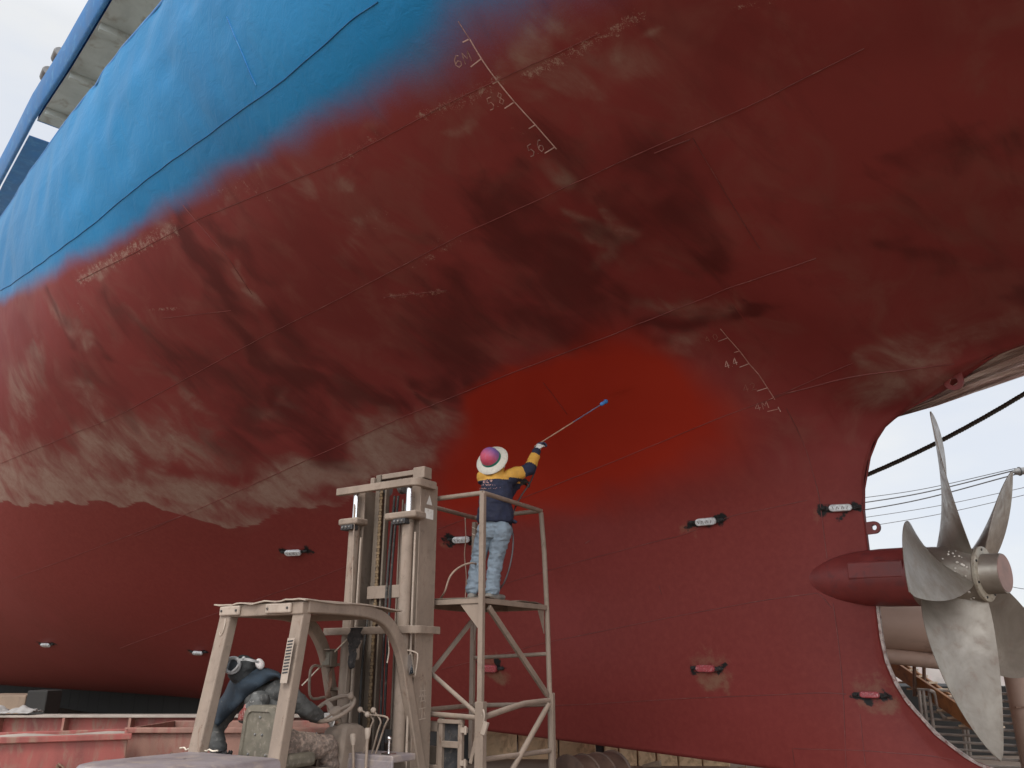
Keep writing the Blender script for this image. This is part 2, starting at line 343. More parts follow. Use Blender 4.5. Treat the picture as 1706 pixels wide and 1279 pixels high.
# ------------------------------------------------------------------ materials
class NT:
    """a little help for writing node trees"""
    def __init__(self, name):
        self.m = bpy.data.materials.new(name)
        self.m.use_nodes = True
        self.t = self.m.node_tree
        self.t.nodes.clear()
        self.out = self.n('ShaderNodeOutputMaterial')
        self.b = self.n('ShaderNodeBsdfPrincipled')
        self.l(self.b.outputs[0], self.out.inputs[0])
        self._co = None

    def n(self, typ, **kw):
        x = self.t.nodes.new(typ)
        for k, v in kw.items():
            setattr(x, k, v)
        return x

    def l(self, a, b):
        self.t.links.new(a, b)

    def put(self, sock, v):
        if hasattr(v, 'links') or isinstance(v, bpy.types.NodeSocket):
            self.l(v, sock)
        else:
            if isinstance(v, tuple) and len(v) == 3 and sock.type == 'RGBA':
                v = v + (1,)
            sock.default_value = v

    def co(self, scale=(1, 1, 1), rot=(0, 0, 0)):
        if self._co is None:
            self._co = self.n('ShaderNodeTexCoord').outputs['Object']
        mp = self.n('ShaderNodeMapping')
        mp.inputs['Scale'].default_value = scale
        mp.inputs['Rotation'].default_value = rot
        self.l(self._co, mp.inputs[0])
        return mp.outputs[0]

    def noise(self, scale, detail=4, rough=.55, dist=0, vec=None):
        x = self.n('ShaderNodeTexNoise')
        x.inputs['Scale'].default_value = scale
        x.inputs['Detail'].default_value = detail
        x.inputs['Roughness'].default_value = rough
        x.inputs['Distortion'].default_value = dist
        self.l(vec if vec is not None else self.co(), x.inputs['Vector'])
        return x.outputs['Fac']

    def math(self, op, a, b=0.0, c=0.0, clamp=False):
        x = self.n('ShaderNodeMath', operation=op, use_clamp=clamp)
        for i, v in enumerate((a, b, c)):
            self.put(x.inputs[i], v)
        return x.outputs[0]

    def ramp(self, v, lo, hi, a=0.0, b=1.0):
        x = self.n('ShaderNodeMapRange', interpolation_type='SMOOTHSTEP')
        self.put(x.inputs['Value'], v)
        for k, w in (('From Min', lo), ('From Max', hi), ('To Min', a), ('To Max', b)):
            x.inputs[k].default_value = w
        return x.outputs[0]

    def mix(self, f, a, b, kind='MIX'):
        x = self.n('ShaderNodeMix', data_type='RGBA', blend_type=kind)
        x.clamp_factor = True
        self.put(x.inputs[0], f)
        self.put(x.inputs[6], a)
        self.put(x.inputs[7], b)
        return x.outputs[2]

    def bump(self, h, strength=.3, dist=.01, prev=None):
        x = self.n('ShaderNodeBump')
        x.inputs['Strength'].default_value = strength
        x.inputs['Distance'].default_value = dist
        self.l(h, x.inputs['Height'])
        if prev is not None:
            self.l(prev, x.inputs['Normal'])
        return x.outputs[0]

    def fin(self, color, rough=.5, metal=0.0, normal=None, spec=.5):
        self.put(self.b.inputs['Base Color'], color)
        self.put(self.b.inputs['Roughness'], rough)
        self.put(self.b.inputs['Metallic'], metal)
        self.put(self.b.inputs['Specular IOR Level'], spec)
        if normal is not None:
            self.l(normal, self.b.inputs['Normal'])
        return self.m


def plain(name, c, rough=.6, metal=0.0, var=.25, scale=6.0, c2=None, amount=.5, bump=.15, bscale=60, spec=.5, stretch=(1, 1, 1)):
    """a painted, worn or bare surface: base colour, slow mottling, patches of a second colour, fine grain"""
    t = NT(name)
    n1 = t.noise(scale, 5, .6, .3, t.co(stretch))
    dk = tuple(x * (1 - var) for x in c)
    lt = tuple(min(1, x * (1 + var)) for x in c)
    col = t.mix(t.ramp(n1, .3, .7), dk, lt)
    if c2 is not None:
        n2 = t.noise(scale * 2.3, 6, .65, .6, t.co(stretch))
        col = t.mix(t.math('MULTIPLY', t.ramp(n2, .62 - .25 * amount, .78 - .2 * amount), .85), col, c2)
    n3 = t.noise(bscale, 3, .6)
    rg = t.ramp(n1, .25, .75, max(.05, rough - .1), min(1, rough + .1))
    return t.fin(col, rg, metal, t.bump(n3, bump, .004), spec)


def hull_paint():
    t = NT('hull_paint')
    a1 = t.n('ShaderNodeAttribute', attribute_name='paint')
    a2 = t.n('ShaderNodeAttribute', attribute_name='wear')
    s1 = t.n('ShaderNodeSeparateColor')
    s2 = t.n('ShaderNodeSeparateColor')
    t.l(a1.outputs['Color'], s1.inputs[0])
    t.l(a2.outputs['Color'], s2.inputs[0])
    tan, dark, fresh = s1.outputs[0], s1.outputs[1], s1.outputs[2]
    chip = a1.outputs['Alpha']
    soot, blue, lower = s2.outputs[0], s2.outputs[1], s2.outputs[2]
    primer = a2.outputs['Alpha']
    pa = t.n('ShaderNodeAttribute', attribute_name='plating').outputs['Vector']

    def pm(scale, rot):
        mp = t.n('ShaderNodeMapping')
        mp.inputs['Scale'].default_value = scale
        mp.inputs['Rotation'].default_value = (0, 0, rot)
        t.l(pa, mp.inputs[0])
        return mp.outputs[0]
    big = t.noise(.35, 4, .6, .5)
    streak = t.noise(1.9, 5, .6, 1.1, pm((1.5, .42, 1), R(-24)))
    # strokes of the roller run slantwise down the plates
    brush = t.noise(1.5, 6, .62, .9, pm((1.1, .75, 1), R(-20)))
    fine = t.noise(14, 6, .7, .3)
    grain = t.noise(95, 3, .6)
    col = t.mix(t.ramp(big, .3, .7), (.165, .0265, .0245), (.225, .038, .035))
    col = t.mix(t.math('MULTIPLY', t.ramp(brush, .42, .75), .55), col, (.215, .075, .060))
    col = t.mix(t.math('MULTIPLY', t.ramp(streak, .52, .75), .35), col, (.12, .021, .019))
    low = t.mix(t.ramp(fine, .3, .75), (.180, .0285, .0245), (.210, .038, .032))
    low = t.mix(t.math('MULTIPLY', t.ramp(big, .45, .7), .5), low, (.235, .040, .038))
    col = t.mix(lower, col, low)
    # faded, dusty coat
    f = t.ramp(t.math('ADD', tan, t.math('MULTIPLY', t.math('SUBTRACT', t.math('ADD', t.math('MULTIPLY', brush, .75), t.math('MULTIPLY', streak, .25)), .5), 1.5)), .05, 1.0)
    f = t.math('MULTIPLY', f, t.ramp(fine, .2, .6, .55, .9))
    f = t.math('MULTIPLY', f, t.ramp(tan, .03, .3))
    col = t.mix(f, col, t.mix(t.ramp(t.math('ADD', t.math('MULTIPLY', brush, .6), t.math('MULTIPLY', streak, .4)), .36, .64), (.24, .13, .105), (.315, .22, .175)))
    # thick dark coats
    f = t.ramp(t.math('ADD', dark, t.math('MULTIPLY', t.math('SUBTRACT', t.math('ADD', t.math('MULTIPLY', streak, .5), t.math('MULTIPLY', brush, .5)), .5), 1.7)), .15, .95)
    f = t.math('MULTIPLY', t.math('MULTIPLY', f, t.ramp(dark, .05, .4)), .82)
    col = t.mix(f, col, (.085, .0140, .0130))
    # new bright red
    f = t.ramp(t.math('ADD', fresh, t.math('MULTIPLY', t.math('SUBTRACT', brush, .5), .25)), .25, .75)
    col = t.mix(f, col, t.mix(t.ramp(big, .3, .7), (.30, .0185, .0075), (.345, .026, .011)))
    # flaking
    f = t.math('MULTIPLY', t.ramp(t.math('ADD', t.math('MULTIPLY', chip, .22), t.math('ADD', t.math('MULTIPLY', fine, .55), t.math('MULTIPLY', grain, .45))), .68, .80), t.ramp(chip, .1, .4))
    col = t.mix(f, col, (.33, .21, .17))
    sp = t.math('MULTIPLY', t.ramp(t.noise(33, 5, .75), .71, .74), t.ramp(brush, .5, .7))
    col = t.mix(t.math('MULTIPLY', sp, .45), col, (.28, .14, .11))
    # bare and burnt places around the anodes
    col = t.mix(t.math('MULTIPLY', t.ramp(t.math('ADD', primer, t.math('MULTIPLY', t.math('SUBTRACT', fine, .5), 1.1)), .35, 1.15), .45), col, (.22, .185, .11))
    col = t.mix(t.ramp(t.math('ADD', soot, t.math('MULTIPLY', t.math('SUBTRACT', fine, .5), 1.5)), .38, .72), col, (.012, .013, .013))
    # blue topsides sprayed over the red
    bn = t.math('ADD', blue, t.math('MULTIPLY', t.math('SUBTRACT', brush, .5), .05))
    bn = t.math('ADD', bn, t.math('MULTIPLY', t.math('SUBTRACT', grain, .5), .16))
    f = t.ramp(bn, .28, .74)
    f_blue = f
    bl = t.mix(t.ramp(big, .3, .7), (.005, .145, .335), (.008, .19, .42))
    bl = t.mix(t.math('MULTIPLY', t.ramp(brush, .45, .8), .3), bl, (.02, .22, .44))
    col = t.mix(f, col, bl)
    rough = t.mix(f, (.56, .56, .56), (.42, .42, .42))
    h = t.math('ADD', t.math('MULTIPLY', fine, .5), t.math('MULTIPLY', grain, .2))
    dim = t.noise(4.2, 4, .6, .6)
    nb = t.bump(t.math('MULTIPLY', dim, t.math('ADD', .15, f_blue)), .45, .022)
    nb = t.bump(brush, .12, .03, nb)
    nb = t.bump(h, .22, .006, nb)
    return t.fin(col, rough, 0, nb, .22)


M = {}
M['hull'] = hull_paint()
M['seam_red'] = plain('seam_red', (.165, .036, .032), .55, var=.3, scale=3, c2=(.25, .11, .09), amount=.35)
M['seam_blue'] = plain('seam_blue', (.012, .13, .34), .5, var=.3, scale=3, c2=(.06, .24, .46), amount=.5)
M['mark_white'] = plain('mark_white', (.50, .33, .29), .6, var=.2, scale=9, c2=(.25, .11, .09), amount=.4)
M['mark_dull'] = plain('mark_dull', (.38, .20, .165), .6, var=.2, scale=9, c2=(.2, .07, .06), amount=.6)
M['mark_faint'] = plain('mark_faint', (.33, .20, .175), .6, var=.2, scale=9, c2=(.18, .07, .07), amount=.7)
M['mark_ghost'] = plain('mark_ghost', (.26, .095, .07), .6, var=.2, scale=9, c2=(.19, .05, .04), amount=.7)
M['ship_red'] = plain('ship_red', (.185, .031, .028), .5, var=.15, scale=3, c2=(.13, .03, .03), amount=.5, bump=.25)
M['ship_blue'] = plain('ship_blue', (.022, .16, .42), .45, var=.12, scale=2, c2=(.06, .24, .5), amount=.5)
M['deck_under'] = plain('deck_under', (.43, .47, .46), .6, var=.15, scale=1.2, c2=(.30, .29, .26), amount=.45)
M['rim_pale'] = plain('rim_pale', (.50, .42, .38), .7, var=.3, scale=9, c2=(.2, .06, .05), amount=.6)
M['bronze'] = None
M['anode'] = plain('anode', (.62, .64, .65), .45, .15, var=.2, scale=20, c2=(.3, .3, .3), amount=.4, bump=.4)
M['anode_red'] = plain('anode_red', (.33, .05, .06), .5, 0, var=.2, scale=20, c2=(.55, .3, .3), amount=.45, bump=.4)
M['soot'] = plain('soot', (.02, .02, .02), .8, var=.4, scale=20, c2=(.06, .05, .045), amount=.5, bump=.6)


def bronze():
    t = NT('propeller_bronze')
    n1 = t.noise(1.8, 6, .62, .6)
    n2 = t.noise(7, 6, .7, .4)
    st = t.noise(3.0, 5, .6, .2, t.co((1, 1, .25)))
    col = t.mix(t.ramp(n1, .3, .7), (.215, .185, .155), (.345, .31, .265))
    col = t.mix(t.math('MULTIPLY', t.ramp(n2, .5, .75), .6), col, (.24, .17, .135))
    col = t.mix(t.math('MULTIPLY', t.ramp(st, .5, .8), .5), col, (.22, .205, .15))
    g = t.noise(120, 3, .6)
    return t.fin(col, t.ramp(n2, .3, .7, .30, .52), .55, t.bump(g, .12, .003), .5)


M['bronze'] = bronze()
# the yard's dusty khaki over everything that works here
def khaki(name, c):
    t = NT(name)
    n1 = t.noise(3.5, 5, .6, .3, t.co((1, 1, .35)))
    n2 = t.noise(11, 6, .68, .5)
    n3 = t.noise(38, 5, .7, .2)
    ru = t.noise(5.5, 6, .72, .8, t.co((1, 1, .5)))
    col = t.mix(t.ramp(n1, .3, .7), tuple(x * .84 for x in c), tuple(x * 1.1 for x in c))
    col = t.mix(t.math('MULTIPLY', t.ramp(n2, .5, .72), .55), col, tuple(x * .66 for x in c))
    col = t.mix(t.math('MULTIPLY', t.ramp(ru, .58, .70), .6), col, (.17, .095, .06))
    col = t.mix(t.math('MULTIPLY', t.ramp(n3, .64, .72), .55), col, (.40, .33, .27))
    col = t.mix(t.math('MULTIPLY', t.ramp(t.math('ADD', t.math('MULTIPLY', n3, .5), t.math('MULTIPLY', ru, .5)), .60, .66), .8), col, (.06, .045, .038))
    # dust that has settled on whatever faces up
    g = t.n('ShaderNodeNewGeometry')
    s = t.n('ShaderNodeSeparateXYZ')
    t.l(g.outputs['Normal'], s.inputs[0])
    col = t.mix(t.math('MULTIPLY', t.ramp(s.outputs[2], .4, .95), .55), col, (.40, .33, .27))
    return t.fin(col, t.ramp(n2, .3, .7, .5, .75), 0, t.bump(t.math('ADD', n2, t.math('MULTIPLY', n3, .4)), .3, .006), .35)


KH = (.265, .204, .160)
M['khaki'] = khaki('dusty_khaki_paint', KH)
M['flange_pale'] = plain('flange_bronze', (.40, .36, .29), .5, .3, var=.2, scale=9, c2=(.22, .17, .13), amount=.4)
M['khaki_lt'] = plain('pale_dusty_paint', (.36, .29, .235), .65, var=.12, scale=5, c2=(.3, .23, .18), amount=.5, bump=.2)
M['khaki_dk'] = khaki('dark_dusty_paint', (.165, .13, .10))
M['olive'] = plain('dusty_vinyl', (.135, .118, .088), .6, var=.18, scale=9, c2=(.24, .2, .16), amount=.4, bump=.3)
M['dark'] = plain('grimy_black', (.03, .03, .032), .6, var=.4, scale=10, c2=(.1, .085, .07), amount=.4)
M['greymetal'] = plain('grey_metal', (.16, .155, .15), .5, .3, var=.25, scale=8, c2=(.25, .21, .17), amount=.4)
M['chrome'] = plain('chrome_rod', (.75, .75, .76), .18, 1.0, var=.05, scale=10)
M['chain'] = plain('greasy_chain', (.20, .135, .075), .45, .4, var=.3, scale=30, c2=(.05, .04, .03), amount=.4)
M['hood'] = plain('dusty_hood', (.235, .20, .205), .5, var=.12, scale=3, c2=(.33, .27, .235), amount=.6)
M['white'] = plain('white_paint', (.72, .70, .66), .6, var=.08, scale=10, c2=(.5, .44, .38), amount=.3)
M['black'] = plain('black_print', (.02, .02, .022), .5, var=.2, scale=10)
M['mirror'] = plain('mirror_glass', (.6, .62, .65), .08, 1.0, var=.05, scale=4)
M['rubber'] = plain('rubber', (.03, .029, .028), .8, var=.2, scale=10, c2=(.12, .1, .08), amount=.4)
M['dark_rust'] = plain('dark_rust', (.085, .05, .036), .7, .2, var=.3, scale=3, c2=(.05, .03, .025), amount=.6, bump=.4)
M['dim_block'] = plain('dim_block', (.26, .185, .13), .8, var=.2, scale=1.6, c2=(.16, .11, .08), amount=.5, bump=.4)
M['wood'] = plain('grey_wood', (.3, .22, .15), .8, var=.3, scale=4, stretch=(1, 1, 6), c2=(.2, .14, .1), amount=.5)
M['rusty'] = plain('rusty_steel', (.21, .125, .085), .75, .1, var=.3, scale=3, c2=(.12, .06, .04), amount=.6, bump=.4)
M['skip'] = plain('red_skip_paint', (.27, .07, .058), .6, var=.25, scale=1.6, c2=(.25, .155, .11), amount=.6, bump=.35, stretch=(2.2, 2.2, .7))
M['skip2'] = plain('dusty_skip_paint', (.27, .14, .105), .65, var=.2, scale=1.8, c2=(.26, .075, .06), amount=.6, bump=.35, stretch=(2.2, 2.2, .7))
M['dust'] = plain('settled_dust', (.33, .28, .24), .9, var=.15, scale=4, bump=.4)
M['concrete'] = plain('ochre_block', (.68, .49, .30), .8, var=.2, scale=1.6, c2=(.38, .24, .14), amount=.6, bump=.4)  # ochre lightened to make up for the shade under the ship
M['pipe'] = plain('brown_pipe', (.36, .245, .19), .6, var=.12, scale=.8, c2=(.28, .19, .15), amount=.5)
M['orange'] = plain('orange_steel', (.42, .19, .07), .6, var=.2, scale=3, c2=(.26, .12, .06), amount=.6)
M['cream'] = plain('cream_tread', (.6, .47, .33), .6, var=.1, scale=4)
M['cage'] = plain('galvanised_bar', (.36, .31, .27), .6, .2, var=.2, scale=6)
M['far_wall'] = plain('far_wall', (.30, .275, .26), .9, var=.2, scale=.8, c2=(.38, .30, .29), amount=.5)
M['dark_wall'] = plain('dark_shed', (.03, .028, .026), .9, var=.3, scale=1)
M['rope'] = plain('mooring_rope', (.085, .085, .078), .85, var=.3, scale=14, c2=(.16, .15, .13), amount=.4)
M['wire'] = plain('cable', (.12, .12, .12), .6)
M['porcelain'] = plain('insulator', (.1, .1, .1), .4)
M['cord'] = plain('pale_cord', (.6, .52, .42), .8, var=.2, scale=30)
M['film'] = None


def film():
    t = NT('plastic_film')
    n = t.noise(2.2, 5, .6, .5, t.co((.4, .4, 3)))
    col = t.mix(t.ramp(n, .35, .7), (.36, .20, .175), (.72, .62, .58))
    return t.fin(col, .28, 0, t.bump(n, .6, .03), .6)


M['film'] = film()


def ground():
    t = NT('yard_ground')
    a = t.noise(.35, 5, .6, .4)
    b = t.noise(6, 6, .7)
    col = t.mix(t.ramp(a, .3, .7), (.185, .135, .10), (.27, .20, .15))
    col = t.mix(t.math('MULTIPLY', t.ramp(b, .5, .75), .5), col, (.14, .105, .08))
    return t.fin(col, .9, 0, t.bump(b, .5, .03), .3)


M['ground'] = ground()
# cloth and skin
M['skin'] = plain('skin', (.42, .24, .17), .5, var=.08, scale=20)
M['hair'] = plain('black_hair', (.012, .011, .01), .5, var=.3, scale=60)
M['glove'] = plain('cotton_glove', (.62, .59, .56), .9, var=.12, scale=60, c2=(.42, .36, .32), amount=.3, bump=.5, bscale=400)
M['glove_navy'] = plain('navy_glove_back', (.04, .045, .085), .85, var=.2, scale=60)
M['denim'] = plain('washed_denim', (.20, .25, .30), .85, var=.14, scale=7, c2=(.28, .31, .33), amount=.15, bump=.5, bscale=300)
M['shoe'] = plain('grey_shoe', (.2, .185, .165), .8, var=.2, scale=20)
M['hat_white'] = plain('straw_hat', (.66, .63, .54), .7, var=.08, scale=30, c2=(.5, .45, .37), amount=.3, bump=.4, bscale=200)
M['navy_cape'] = plain('navy_cloth', (.016, .027, .040), .85, var=.25, scale=9, c2=(.035, .05, .065), amount=.3, bump=.5, bscale=250)
M['grey_jacket'] = plain('grey_work_jacket', (.075, .075, .072), .85, var=.25, scale=8, c2=(.2, .185, .17), amount=.3, bump=.5, bscale=250)
M['dusty_trousers'] = plain('dusty_trousers', (.15, .115, .095), .9, var=.3, scale=14, c2=(.33, .24, .19), amount=.75, bump=.5, bscale=250)
M['spatter'] = plain('paint_spattered_cloth', (.11, .11, .105), .85, var=.3, scale=10, c2=(.5, .48, .45), amount=.35, bump=.5, bscale=250)
M['red_print'] = plain('red_cloth', (.24, .05, .042), .85, var=.25, scale=20, c2=(.42, .34, .30), amount=.5)
M['hood_black'] = plain('black_hood', (.028, .03, .031), .85, var=.3, scale=14, c2=(.06, .062, .06), amount=.4)
M['goggle'] = plain('grey_goggle_frame', (.30, .30, .30), .4, var=.1, scale=20)
M['lens'] = plain('smoked_lens', (.03, .035, .04), .12, var=.1, scale=5)
M['print_pink'] = plain('pale_red_print', (.60, .34, .30), .8, var=.1, scale=30)
M['rag'] = plain('black_rag', (.045, .042, .042), .95, var=.4, scale=12, c2=(.15, .12, .11), amount=.4, bump=.6)
M['blue_tape'] = plain('blue_lance_head', (.05, .2, .5), .5)
M['lance'] = plain('copper_lance', (.42, .25, .17), .45, .2)
M['hose'] = plain('grey_hose', (.07, .07, .075), .6)
M['hose_tan'] = plain('tan_hose', (.30, .21, .16), .6)
# ------------------------------------------------------------------ building helpers
class MB:
    """collects shapes into one mesh"""
    def __init__(self):
        self.v, self.f = [], []

    def add(self, vs, fs):
        o = len(self.v)
        self.v += [tuple(p) for p in vs]
        self.f += [tuple(i + o for i in f) for f in fs]
        return self

    def box(self, c, size, rot=None):
        x, y, z = (d / 2 for d in size)
        m = rot if rot is not None else Matrix.Identity(3)
        c = Vector(c)
        vs = [c + m @ Vector((sx * x, sy * y, sz * z)) for sz in (-1, 1) for sy in (-1, 1) for sx in (-1, 1)]
        return self.add(vs, [(0, 2, 3, 1), (4, 5, 7, 6), (0, 1, 5, 4), (2, 6, 7, 3), (0, 4, 6, 2), (1, 3, 7, 5)])

    def beam(self, a, b, w, h, up=(0, 0, 1), roll=0):
        """a bar from a to b, w across, h along up"""
        a, b = Vector(a), Vector(b)
        d = (b - a)
        L = d.length
        d.normalize()
        up = Vector(up)
        if abs(d.dot(up)) > .98:
            up = Vector((0, 1, 0))
        x = d.cross(up).normalized()
        z = x.cross(d)
        m = Matrix((x, d, z)).transposed()
        if roll:
            m = m @ Matrix.Rotation(roll, 3, 'Y')
        return self.box((a + b) / 2, (w, L, h), m)

    def tube(self, pts, r, seg=10, cap=True, closed=False):
        pts = [Vector(p) for p in pts]
        n = len(pts)
        rs = r if isinstance(r, (list, tuple)) else [r] * n
        rings = []
        prev = None
        for i, p in enumerate(pts):
            if closed:
                d = pts[(i + 1) % n] - pts[i - 1]
            else:
                d = pts[min(i + 1, n - 1)] - pts[max(i - 1, 0)]
            d.normalize()
            if prev is None:
                q = d.orthogonal().normalized()
            else:
                q = (prev - d * prev.dot(d)).normalized()
            prev = q
            e = d.cross(q)
            rings.append([p + (q * math.cos(2 * PI * k / seg) + e * math.sin(2 * PI * k / seg)) * rs[i] for k in range(seg)])
        vs = [v for rg in rings for v in rg]
        fs = []
        for i in range(n if closed else n - 1):
            j = (i + 1) % n
            for k in range(seg):
                k2 = (k + 1) % seg
                fs.append((i * seg + k, i * seg + k2, j * seg + k2, j * seg + k))
        if cap and not closed:
            fs.append(tuple(range(seg))[::-1])
            fs.append(tuple((n - 1) * seg + k for k in range(seg)))
        return self.add(vs, fs)

    def cyl(self, a, b, r, seg=20):
        return self.tube([a, b], r, seg)

    def lathe(self, prof, org, axis, seg=32, cap=True):
        """prof: (distance along axis, radius)"""
        ax = Vector(axis).normalized()
        q = ax.orthogonal().normalized()
        e = ax.cross(q)
        org = Vector(org)
        vs = [org + ax * t + (q * math.cos(2 * PI * k / seg) + e * math.sin(2 * PI * k / seg)) * r for t, r in prof for k in range(seg)]
        fs = []
        for i in range(len(prof) - 1):
            for k in range(seg):
                k2 = (k + 1) % seg
                fs.append((i * seg + k, i * seg + k2, (i + 1) * seg + k2, (i + 1) * seg + k))
        if cap:
            fs.append(tuple(range(seg))[::-1])
            fs.append(tuple((len(prof) - 1) * seg + k for k in range(seg)))
        return self.add(vs, fs)

    def prism(self, poly, d):
        """poly: list of points, swept by vector d"""
        n = len(poly)
        d = Vector(d)
        p = [Vector(q) for q in poly]
        vs = p + [q + d for q in p]
        fs = [tuple(range(n))[::-1], tuple(range(n, 2 * n))] + [(i, (i + 1) % n, n + (i + 1) % n, n + i) for i in range(n)]
        return self.add(vs, fs)

    def grid(self, P, thick=None):
        """P[i][j]: points of a sheet"""
        a, b = len(P), len(P[0])
        return self.add([q for r_ in P for q in r_], [(i * b + j, i * b + j + 1, (i + 1) * b + j + 1, (i + 1) * b + j) for i in range(a - 1) for j in range(b - 1)])

    def ball(self, c, r, seg=14, rings=9, rot=None):
        c = Vector(c)
        rx, ry, rz = r if isinstance(r, (tuple, list)) else (r, r, r)
        m = rot if rot is not None else Matrix.Identity(3)
        vs = [c + m @ Vector((0, 0, -rz))]
        for i in range(1, rings):
            ph = -PI / 2 + PI * i / rings
            for k in range(seg):
                th = 2 * PI * k / seg
                vs.append(c + m @ Vector((rx * math.cos(ph) * math.cos(th), ry * math.cos(ph) * math.sin(th), rz * math.sin(ph))))
        vs.append(c + m @ Vector((0, 0, rz)))
        fs = [(0, 1 + (k + 1) % seg, 1 + k) for k in range(seg)]
        for i in range(rings - 2):
            for k in range(seg):
                k2 = (k + 1) % seg
                fs.append((1 + i * seg + k, 1 + i * seg + k2, 1 + (i + 1) * seg + k2, 1 + (i + 1) * seg + k))
        t = len(vs) - 1
        b = 1 + (rings - 2) * seg
        fs += [(t, b + k, b + (k + 1) % seg) for k in range(seg)]
        return self.add(vs, fs)

    def build(self, name, mat, parent=None, bevel=0.0, smooth=None, solid=0.0):
        me = bpy.data.meshes.new(name)
        me.from_pydata([tuple(p) for p in self.v], [], self.f)
        bm = bmesh.new()
        bm.from_mesh(me)
        bmesh.ops.recalc_face_normals(bm, faces=bm.faces)
        bm.to_mesh(me)
        bm.free()
        me.materials.append(M[mat] if isinstance(mat, str) else mat)
        o = bpy.data.objects.new(name, me)
        COL.objects.link(o)
        if parent is not None:
            o.parent = parent
        if solid:
            sm = o.modifiers.new('solid', 'SOLIDIFY')
            sm.thickness = solid
            sm.offset = 0
        if bevel:
            bv = o.modifiers.new('bevel', 'BEVEL')
            bv.width = bevel
            bv.segments = 2
            bv.limit_method = 'ANGLE'
            bv.angle_limit = R(40)
        if smooth is not None:
            ang = R(smooth)
            for p in me.polygons:
                p.use_smooth = True
            bm = bmesh.new()
            bm.from_mesh(me)
            for e in bm.edges:
                if len(e.link_faces) == 2 and e.calc_face_angle(0) > ang:
                    e.smooth = False
            bm.to_mesh(me)
            bm.free()
        return o


def tag(o, label=None, cat=None, group=None, kind=None):
    for k, v in (('label', label), ('category', cat), ('group', group), ('kind', kind)):
        if v:
            o[k] = v
    return o


def thing(name, label, cat, loc=(0, 0, 0), rotz=0.0, group=None):
    o = bpy.data.objects.new(name, None)
    COL.objects.link(o)
    o.empty_display_size = .2
    o.location = loc
    o.rotation_euler = (0, 0, rotz)
    return tag(o, label, cat, group)


def smooth_path(pts, n=6):
    """Catmull-Rom through the points"""
    P = [Vector(p) for p in pts]
    P = [P[0] * 2 - P[1]] + P + [P[-1] * 2 - P[-2]]
    out = []
    for i in range(1, len(P) - 2):
        a, b, c, d = P[i - 1:i + 3]
        for k in range(n):
            t = k / n
            out.append(.5 * ((2 * b) + (c - a) * t + (2 * a - 5 * b + 4 * c - d) * t * t + (3 * b - a - 3 * c + d) * t**3))
    out.append(P[-2])
    return out
# ------------------------------------------------------------------ forklift (own frame: x right, y ahead, z up)
FK_ROT = -R(32)
FK_C = Vector((-2.27, 7.5, 0))
FK_M = Matrix.Translation(FK_C) @ Matrix.Rotation(FK_ROT, 4, 'Z')
FK_I = FK_M.inverted()


def fl(u, v, y):
    """a measurement on the photo -> point of the forklift frame on its cross plane y"""
    o = FK_I @ Vector((0, 0, EYE))
    d = (FK_I.to_3x3() @ (at(u, v, 5) - Vector((0, 0, EYE)))).normalized()
    return o + d * ((y - o.y) / d.y)


V = Vector
# ------------------------------------------------------------------ people
def capsule(mb, a, ra, b, rb, flat=None):
    """a rounded, tapering limb"""
    a, b = V(a), V(b)
    d = b - a
    L = max(d.length, 1e-4)
    d = d / L
    prof = []
    for k in range(6):
        t = -PI / 2 + PI / 2 * k / 5
        prof.append((ra * math.sin(t), max(ra * math.cos(t), 1e-3)))
    for k in range(6):
        t = PI / 2 * k / 5
        prof.append((L + rb * math.sin(t), max(rb * math.cos(t), 1e-3)))
    m2 = MB().lathe(prof, a, d, 16)
    if flat is not None:
        n_, f_ = flat
        n_ = V(n_).normalized()
        m2.v = [tuple(V(p) - n_ * ((V(p) - a).dot(n_) * (1 - f_))) for p in m2.v]
    mb.add(m2.v, m2.f)
    return mb


def flesh(name, mb, voxel, mats, pick, parent, smooth=3, wr=0.0, wscale=9.0):
    """melt the shapes into one continuous skin; pick(p) chooses the cloth of each face"""
    me = bpy.data.meshes.new(name)
    me.from_pydata([tuple(p) for p in mb.v], [], mb.f)
    ob = bpy.data.objects.new(name, me)
    COL.objects.link(ob)
    md = ob.modifiers.new('melt', 'REMESH')
    md.mode = 'VOXEL'
    md.voxel_size = voxel
    sm = ob.modifiers.new('soft', 'SMOOTH')
    sm.factor = .5
    sm.iterations = smooth
    dg = bpy.context.evaluated_depsgraph_get()
    dg.update()
    new = bpy.data.meshes.new_from_object(ob.evaluated_get(dg))
    ob.modifiers.clear()
    ob.data = new
    new.name = name
    bpy.data.meshes.remove(me)
    if wr:
        cos = []
        for v in new.vertices:
            q = v.co * wscale
            a = mnoise.noise(V((q.x, q.y, q.z * 1.6))) + .5 * mnoise.noise(V((q.x * 2.3 + 5, q.y * 2.3, q.z * 3.4)))
            cos += list(v.co + v.normal * (wr * (1 - 2 * abs(a))))
        new.vertices.foreach_set('co', cos)
        new.update()
    new.materials.clear()
    for m_ in mats:
        new.materials.append(M[m_])
    for p in new.polygons:
        p.use_smooth = True
        p.material_index = pick(p.center) if pick else 0
    ob.parent = parent
    return ob


